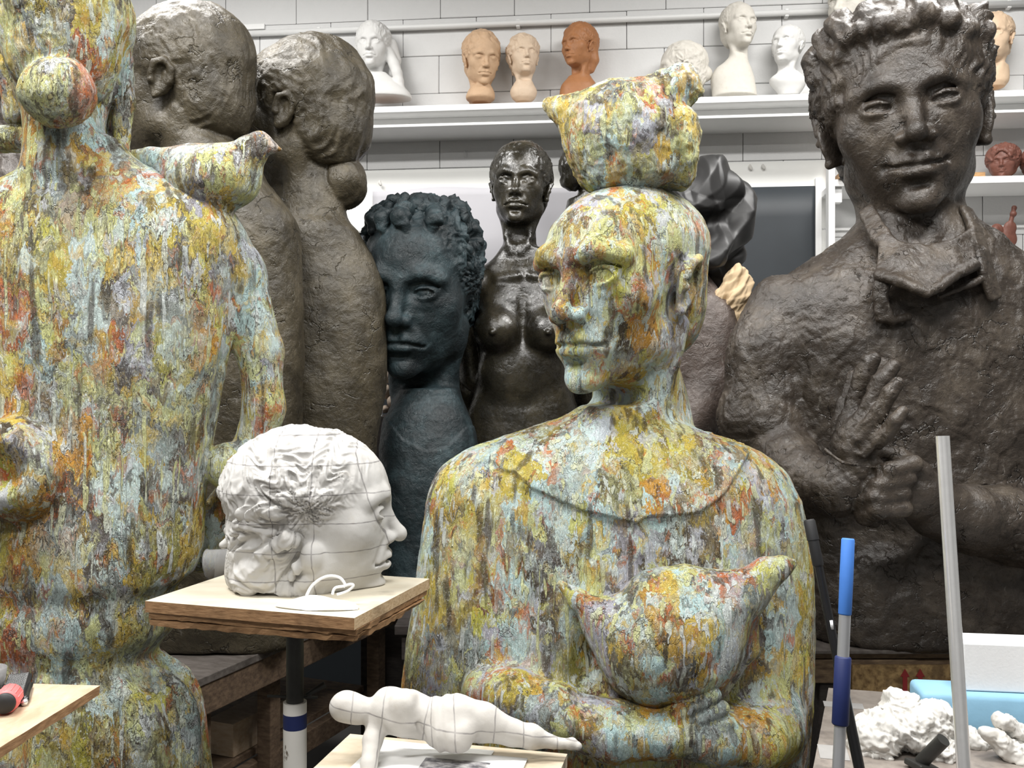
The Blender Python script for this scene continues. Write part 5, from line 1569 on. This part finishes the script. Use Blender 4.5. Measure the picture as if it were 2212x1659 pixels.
f.add(P.chain((1212, 1606, -4, 11), (1235, 1607, -8, 13), (1248, 1612, -14, 9), k=4), P.r(6))
f.add(P.chain((960, 1585, -34, 38), (992, 1592, -46, 31), (1000, 1582, -46, 25), k=8), P.r(16))
f.add(P.chain((818, 1556, -8, 25), (805, 1600, -40, 21), (797, 1650, -80, 17), (794, 1690, -105, 14), k=8), P.r(12))
f.cut(P.chain((902, 1565, -45, 3), (916, 1590, -42, 4)), P.r(10))
fz = OZ + .0052
f.clip(box((P.P(980, 0)[0], Yf, fz + .5), (1, 1, .5)), .002)
ax = (.983, 0, -.18)
M['grid_fig'] = gridded('gridded_plaster_figure', (.47, .45, .42), 9.0, 20.0, [((.15, 0, 1), .0535), ((1, 0, -.10), -.088), ((1, 0, -.18), -.034), ((1, 0, .05), -.012), ((1, 0, .1), .022), ((1, 0, -.1), .064), ((1, 0, 0), .108), ((1, 0, -.1), .151), ((1, .1, -.1), -.132)], .0009)
t = thing('plaster_figurine', 'white plaster reclining figurine with pencil grid lines on the front board', 'figurine', (P.P(960, 0)[0], Yf, OZ))
lo, hi = bounds(P, 695, 1275, 1470, 1720, -140, 70)
carve('body', f, lo, hi, P.r(2.4), M['grid_fig'], t, sumdisp(rough_disp(.0012, 40, 0, 20, 9), lambda p, N, tg: .0012 * np.sin(p[0] * 420 + 60 * p[2]) * np.clip(1 - np.abs(p[0] - P.P(950, 0)[0]) / .03, 0, 1)), t.location)
# papers with a grey printed picture
pm = NT('printed_paper')
sp = pm.n('SeparateXYZ'); pm.put(sp.inputs[0], pm.co)
inx = pm.math('MULTIPLY', pm.math('LESS_THAN', pm.math('ABSOLUTE', pm.math('ADD', sp.outputs[0], -.012)), .045), pm.math('LESS_THAN', pm.math('ABSOLUTE', pm.math('ADD', sp.outputs[1], -.010)), .034))
pic = pm.ramp(pm.noise(60, 5, .65, pm.map((1, 2.2, 1))), [(.36, (.08, .08, .09)), (.5, (.30, .29, .30)), (.64, (.62, .61, .60))])
pm.out(pm.mix(inx, (.84, .84, .83), pic), .8); M['printed'] = pm.m
def paper_leaf(c, sx, sy, rz, z, mat, label, name='paper_leaf', lift=.003, seed=0):
    bm = bmesh.new(); n = 10; g = {}
    for k in (0, 1):
        for i in range(n + 1):
            for j in range(n + 1):
                a, b = i / n, j / n
                g[k, i, j] = bm.verts.new(((a - .5) * sx, (b - .5) * sy, lift * (math.sin(a * 5 + seed) * math.sin(b * 4 + seed) * .5 + .5) + k * .0008))
    for i in range(n):
        for j in range(n):
            bm.faces.new((g[1, i, j], g[1, i + 1, j], g[1, i + 1, j + 1], g[1, i, j + 1])); bm.faces.new((g[0, i, j + 1], g[0, i + 1, j + 1], g[0, i + 1, j], g[0, i, j]))
    rim = [(i, 0) for i in range(n)] + [(n, j) for j in range(n)] + [(i, n) for i in range(n, 0, -1)] + [(0, j) for j in range(n, 0, -1)]
    for a, b in zip(rim, rim[1:] + rim[:1]): bm.faces.new((g[0, a[0], a[1]], g[0, b[0], b[1]], g[1, b[0], b[1]], g[1, a[0], a[1]]))
    return tag(bm_obj(name, bm, mat, None, True, (c[0], c[1], z), (0, 0, rz)), label, 'paper')
rzp = math.atan2(ex.y, ex.x)
paper_leaf((-.128, 1.222), .170, .17, rzp - .02, OZ + .0006, M['paper'], 'plain white paper under the printed sheet on the front board', lift=.0006)
paper_leaf((-.093, 1.205), .205, .14, rzp + .03, OZ + .0022, M['printed'], 'white sheet with a grey printed picture in front of the figurine', 'printed_sheet', .0014, 2)

# ---------------------------------------------------------------- front left board with tools
TZ = 1.093; T0 = Vector((-.556, 1.25, 0)); d1 = Vector((-.997, .08, 0)); d2 = Vector((-.23, -.973, 0)); d2 = (d2 - d1 * d2.dot(d1)).normalized()
cor = [T0, T0 + d1 * .34, T0 + d1 * .34 + d2 * .40, T0 + d2 * .40]
oc = sum(cor, Vector()) / 4
t = thing('tool_board', 'pale scrap wood board at the lower left corner with tools on it', 'board', (oc.x, oc.y, 0))
o = jag_slab('board', cor, TZ, .0125, M['wood_board'], t, oc, 8, .0015, 30)
o.data.materials.append(M['ply_edge'])
for p in o.data.polygons:
    if abs(p.normal.z) < .5: p.material_index = 1
bm_obj('pole', bm_tube([(0, 0, .05), (0, 0, TZ - .0125)], .02, 20), M['gun_metal'], t, True)
for k in range(3):
    a = 2 * PI * k / 3 + 1
    bm_obj('leg', bm_tube([(0, 0, .15), (.28 * math.cos(a), .28 * math.sin(a), .014)], .013, 12), M['gun_metal'], t, True)
# rasp planer: black grated blade holder, pink ribbed handle, black end knob
def onb(u, v, dz=0): 
    Y = (EYE - TZ - dz) * FPX / (v - 829.5)
    return Vector(((u - 1106) * Y / FPX, Y, TZ + dz))
ra, rb_ = onb(43, 1466), onb(16, 1550)
dirv = (rb_ - ra); dirv.z = 0; dirv.normalize(); side = Vector((dirv.y, -dirv.x, 0))
t = thing('rasp_tool', 'black rasp with pink ribbed handle and round black knob on the corner board', 'tool', (ra.x, ra.y, TZ))
RT = Matrix(((side.x, -dirv.x, 0), (side.y, -dirv.y, 0), (0, 0, 1)))
rz = math.atan2(dirv.y, dirv.x) + PI / 2
Lr = (onb(33, 1527) - ra).length
bm = bmesh.new()
prof = [(-.015, .004), (-.012, .0105), (.012, .0105), (.015, .004), (.015, 0), (-.015, 0)]
v0 = [bm.verts.new((x, 0 + (.010 if z > .005 else 0), z)) for x, z in prof]; v1 = [bm.verts.new((x, Lr, z)) for x, z in prof]
bm.faces.new(v0); bm.faces.new(v1[::-1])
for i in range(6): bm.faces.new((v0[i], v1[i], v1[(i + 1) % 6], v0[(i + 1) % 6]))
bmesh.ops.recalc_face_normals(bm, faces=bm.faces)
bm_obj('blade_holder', bm, M['black_rubber'], t, False, (0, 0, .0), (0, 0, rz + PI))
bm = bmesh.new()
for k in (-1, 1):
    for i in range(-5, 18):
        y0 = .008 + i * .0052
        pts = []
        for x in np.linspace(-.012, .012, 7):
            y = y0 + k * (x + .012) * 1.1
            if .012 < y < Lr - .004: pts.append((x, y, .0110))
        if len(pts) > 1:
            b2 = bm_tube(pts, .00038, 5); me = bpy.data.meshes.new('x'); b2.to_mesh(me); b2.free(); bm.from_mesh(me); bpy.data.meshes.remove(me)
gr = bm_obj('grating', bm, M['grate'], t, True, (0, 0, 0), (0, 0, rz + PI)); gr['kind'] = 'stuff'
h0 = ra + dirv * (Lr - .01) - Vector((ra.x, ra.y, 0)); 
hl = (onb(8, 1548) - ra).length
h0 = dirv * (Lr - .012); h1 = dirv * (Lr + .030) + Vector((-.004, 0, 0))
h0.z = .0128; h1.z = .0150
bm_obj('handle', bm_tube([h0, h0.lerp(h1, .1), h0.lerp(h1, .9), h1], [.010, .0145, .0145, .013], 24), M['pink'], t, True)
ax_ = (h1 - h0).normalized()
for k in range(14):
    a = 2 * PI * k / 14; s1 = ax_.orthogonal().normalized(); s2 = ax_.cross(s1)
    o_ = (s1 * math.cos(a) + s2 * math.sin(a)) * .0142
    bm_obj('handle_rib', bm_tube([h0.lerp(h1, .12) + o_, h0.lerp(h1, .88) + o_], .0010, 6), M['pink'], t, True)
bm_obj('end_knob', bm_tube([h1 - ax_ * .002, h1 + ax_ * .002, h1 + ax_ * .005, h1 + ax_ * .0068], [.0122, .0128, .0108, .004], 28), M['black_rubber'], t, True)
k0, k1 = onb(66, 1486), onb(54, 1522)
t = thing('clay_knife', 'slim black handled clay knife lying beside the rasp', 'tool', (k1.x, k1.y, TZ))
d = k0 - k1
bm_obj('handle', bm_tube([(0, 0, .0045), d * .15 + Vector((0, 0, .0045)), d + Vector((0, 0, .0045))], [.0042, .0046, .0034], 14), M['black_gloss'], t, True)
bm_obj('steel_end', bm_tube([d * -.12 + Vector((0, 0, .0045)), Vector((0, 0, .0045))], .0038, 14), M['steel'], t, True)
p = onb(-32, 1494)
bm = bmesh.new(); rings = []
for (r, h) in [(.001, 0), (.022, 0), (.026, .03), (.0248, .03), (.021, .002), (.001, .002)]:
    rings.append([bm.verts.new((r * math.cos(2 * PI * j / 24), r * math.sin(2 * PI * j / 24), h)) for j in range(24)])
for r0, r1 in zip(rings, rings[1:]):
    for j in range(24): bm.faces.new((r0[j], r0[(j + 1) % 24], r1[(j + 1) % 24], r1[j]))
bmesh.ops.recalc_face_normals(bm, faces=bm.faces)
tag(bm_obj('plastic_tub', bm, M['clear'], None, True, p, None), 'small clear plastic tub at the left edge of the corner board', 'tub')

# ---------------------------------------------------------------- pallet under the bronze man
P = Px(2.45)
pz = EYE - (1360 - 829.5) / FPX * 2.6; zb = W(1900, 1490, 2.42)[2]
px0 = W(1740, 0, 2.42)[0]; px1 = W(2480, 0, 2.42)[0]; cx = (px0 + px1) / 2; wd = px1 - px0
t = thing('pallet', 'rough wooden pallet with a strand board front under the bronze man', 'pallet', (cx, 2.61, 0))
bm_obj('top_sheet', bm_box(wd, .42, .010, .002), M['wood_top'], t, False, (0, 0, pz - .006))
bm_obj('top_plank', bm_box(wd, .38, .018, .002), M['pallet'], t, False, (0, .005, pz - .021))
bm_obj('front_beam', bm_box(wd, .05, .062, .003), M['pallet'], t, False, (0, -.165, pz - .062))
bm_obj('rear_beam', bm_box(wd, .05, .062, .003), M['pallet'], t, False, (0, .165, pz - .062))
fx0 = W(1840, 0, 2.41)[0] - cx
ob = bm_obj('strand_panel', bm_box(wd / 2 - fx0, .012, .105, .001), M['osb'], t, False, ((wd / 2 + fx0) / 2, -.197, pz - .095))
for u in (1957, 1990):
    a = W(u, 1468, 2.40)
    q = 2.40 / FPX; poly = [(-5 * q, -26 * q), (5 * q, -26 * q), (5 * q, 6 * q), (10 * q, 6 * q), (0, 23 * q), (-10 * q, 6 * q), (-5 * q, 6 * q)]
    bm = bm_prism(poly, 0, .0012)
    ar = bm_obj('printed_arrow', bm, M['red_paint'], t, False, (a[0] - cx, -.2035, pz - .078), (PI / 2, 0, 0))
for sx in (-1, 0, 1):
    bm_obj('foot_block', bm_box(.12, .36, pz - .095, .004), M['dark_wood'], t, False, (sx * (wd / 2 - .10), .0, (pz - .095) / 2))

# ---------------------------------------------------------------- table at right with plaster scraps and foam
Q0 = Vector((.752, 2.2, 0)); q1 = Vector((.972, -.234, 0)).normalized(); q2 = Vector((-.34, -.94, 0)); q2 = Vector((q1.y, -q1.x, 0)); q2 = q2 if q2.y < 0 else -q2
q2 = (q2 + Vector((-.16, 0, 0))).normalized(); QZ = .778
cor = [Q0, Q0 + q2 * .54, Q0 + q2 * .54 + q1 * .95, Q0 + q1 * .95]
oc = sum(cor, Vector()) / 4
t = thing('work_table', 'grey stained work table at lower right with plaster scraps', 'table', (oc.x, oc.y, 0))
jag_slab('table_top', cor, QZ, .028, M['table_grey'], t, oc, 12, .001)
for c in cor:
    c2 = c.lerp(oc, .14); bm_obj('leg', bm_box(.05, .05, QZ - .028, .002), M['dark_wood'], t, False, (c2.x - oc.x, c2.y - oc.y, (QZ - .028) / 2))
for i, (u, v, sx, sy) in enumerate([(1822, 1524, .085, .035), (1800, 1626, .055, .07)]):
    Y = (EYE - QZ) * FPX / (v - 829.5); p = W(u, v, Y)
    bm_obj('tape_patch', bm_box(sx, sy, .0016, .0005), M['tape_grey'], t, False, (p[0] - oc.x, p[1] - oc.y, QZ + .0007), (0, 0, math.atan2(q1.y, q1.x)))


def scrap(name, label, parts, Y0, seed, amp, vox=2.2, cuts=()):
    P = Px(Y0); f = Form()
    for i, a in enumerate(parts): f.add(P.ell(*a[:6], rotm(*(a[6] if len(a) > 6 else (0, 0, 0)))), P.r(14))
    for a in cuts: f.cut(P.ell(*a[:6]), P.r(8))
    f.clip(box((P.P(1950, 0)[0], Y0, QZ + .0005 + .5), (1, 1.5, .5)), .002)
    us = [a[0] - a[3] for a in parts] + [a[0] + a[3] for a in parts]; vs_ = [a[1] - a[4] for a in parts] + [a[1] + a[4] for a in parts]; ws = [a[2] - a[5] for a in parts] + [a[2] + a[5] for a in parts]
    lo, hi = bounds(P, min(us) - 40, max(us) + 40, min(vs_) - 40, max(vs_) + 30, min(ws) - 40, max(ws) + 40)

    def dsp(p, N, tg):
        w = tuple(c + .02 * vnoise(p[0] * 14, p[1] * 14, p[2] * 14 + 5 * k, seed + k) for k, c in enumerate(p))
        return amp * (1.1 * ridge(w, 20, 3, seed) + 1.1 * stairs(w, 30, 4, seed + 7, (1, 1, 1), .08) + .7 * ridge(w, 60, 2, seed + 9))
    return tag(carve(name, f, lo, hi, P.r(vox), M['plaster'], None, dsp), label, 'plaster scrap')
scrap('plaster_scrap', 'big crumpled white plaster scrap on the right table behind the dark pipe stub', [(1945, 1600, 0, 74, 58, 60), (1985, 1570, -5, 62, 42, 50), (1948, 1528, 16, 34, 30, 28), (2022, 1548, 0, 36, 26, 30), (1900, 1585, 0, 46, 40, 46), (2010, 1625, -30, 50, 40, 50), (1880, 1610, 10, 36, 26, 36), (1950, 1650, -20, 90, 40, 60)], 1.828, 211, .012, 2.2,
      cuts=[(1978, 1640, -62, 46, 26, 62), (2000, 1652, -90, 60, 24, 50)])
scrap('plaster_scrap', 'small crumbled plaster scrap between the steel pipe and the foam', [(2112, 1610, 20, 24, 22, 24), (2096, 1600, 20, 20, 24, 20)], 1.83, 221, .007)
scrap('plaster_scrap', 'white plaster scrap shaped like a broken hand at the right edge', [(2150, 1596, 0, 34, 16, 20, (0, 0, 32)), (2195, 1632, 0, 50, 22, 28, (0, 0, 36)), (2185, 1570, 10, 40, 15, 16, (0, 0, 38)), (2170, 1556, 10, 18, 12, 14), (2240, 1640, 0, 50, 30, 34)], 1.78, 231, .006)
# foam blocks
fz1 = W(2000, 1498, 1.90)[2]; x0 = W(2000, 0, 1.90)[0]
fb = bm_obj('foam_block', bm_box(.36, .10, fz1 - QZ - .002, .012, 3), M['foam_block'], None, True, (x0 + .18, 1.93, QZ + .001 + (fz1 - QZ) / 2), (0, 0, -.14))
tag(fb, 'pale blue rigid foam block standing on the right table', 'foam block')
x2 = W(2088, 0, 1.91)[0]; h2 = W(2088, 1391, 1.91)[2] - fz1
sb_ = bm_obj('foam_block', bm_box(.30, .085, h2, .003, 2), M['styrofoam'], None, False, (x2 + .15, 1.935, fz1 + h2 / 2 + .001), (0, 0, -.14))
tag(sb_, 'white foam block on top of the blue foam block', 'foam block')
# short black pipe stub in the hollow
a, b_ = Vector(W(2006, 1652, 1.73)), Vector(W(2038, 1598, 1.70))
t = thing('pipe_stub', 'short dark metal pipe stub leaning in front of the big plaster scrap', 'pipe', (a.x, a.y, QZ))
dlt = Vector((0, 0, 0)) - Vector((a.x, a.y, QZ))
a2 = Vector((a.x - .012, a.y + .004, QZ + .014))
bm_obj('stub', bm_tube([a2 + dlt, b_ + dlt], .0125, 20), M['gun_metal'], t); autosmooth(t.children[-1])
bm_obj('collar', bm_box(.045, .045, .012, .003), M['gun_metal'], t, False, (-.012, .002, .008), (0, .2, .3))

# ---------------------------------------------------------------- poles leaning at the right
def lean(u0, v0, u1, v1, Y0, Y1, zend=.0):
    """line through two photo points at given depths, run down to height zend"""
    a, b = Vector(W(u0, v0, Y0)), Vector(W(u1, v1, Y1)); d = (b - a)
    k = (a.z - zend) / (a.z - b.z)
    return a, a + d * k, lambda v: a + d * ((v - v0) / (v1 - v0))
a, b, at = lean(2036, 942, 2082, 1659, 1.66, 1.60)
t = thing('steel_pipe', 'bright bare steel pipe leaning upright at the right', 'pipe', b)
o = bm_obj('pipe', bm_tube([Vector((0, 0, 0)), a - b], .0118, 28), M['steel'], t); autosmooth(o)
bm_obj('bore_shade_disc', bm_tube([(a - b) * .9985, (a - b) * 1.0004], .0095, 20), M['black_gloss'], t)  # black disc stands in for the shade inside the pipe
a, b, at = lean(1832, 1163, 1811, 1659, 1.62, 1.58)
t = thing('pole', 'aluminium pole with blue foam grip and navy sleeve standing at the right', 'pole', b)
o = bm_obj('shaft', bm_tube([Vector((0, 0, 0)), at(1320) - b], .0100, 24), M['alu'], t); autosmooth(o)
o = bm_obj('foam_grip', bm_tube([at(1331) - b, at(1328) - b, at(1250) - b, at(1166) - b, at(1163) - b], [.0100, .0112, .0116, .0112, .0095], 24), M['blue_foam'], t, True)
o = bm_obj('sleeve', bm_tube([at(1568) - b, at(1565) - b, at(1424) - b, at(1421) - b], [.0125, .0142, .0138, .012], 24), M['navy'], t, True)
a, b, at = lean(1748, 1124, 1856, 1659, 1.74, 1.66)
t = thing('pole', 'black telescopic pole with rubber grip leaning behind the aluminium pole', 'pole', b)
o = bm_obj('shaft', bm_tube([Vector((0, 0, 0)), at(1440) - b], .0098, 20), M['black_gloss'], t); autosmooth(o)
o = bm_obj('thin_shaft', bm_tube([at(1470) - b, at(1200) - b], .0082, 20), M['black_gloss'], t); autosmooth(o)
o = bm_obj('rubber_grip', bm_tube([at(1226) - b, at(1222) - b, at(1168) - b], [.0092, .0104, .0100], 20), M['black_rubber'], t); autosmooth(o)
o = bm_obj('end_cap', bm_tube([at(1168) - b, at(1126) - b, at(1122) - b], [.0112, .0108, .0085], 20), M['black_rubber'], t); autosmooth(o)
pb = at(1356) - b
o = bm_obj('lock_button', bm_tube([pb + Vector((.001, -.0078, -.006)), pb + Vector((-.001, -.0078, .010))], .0028, 10), M['styrofoam'], t, True)
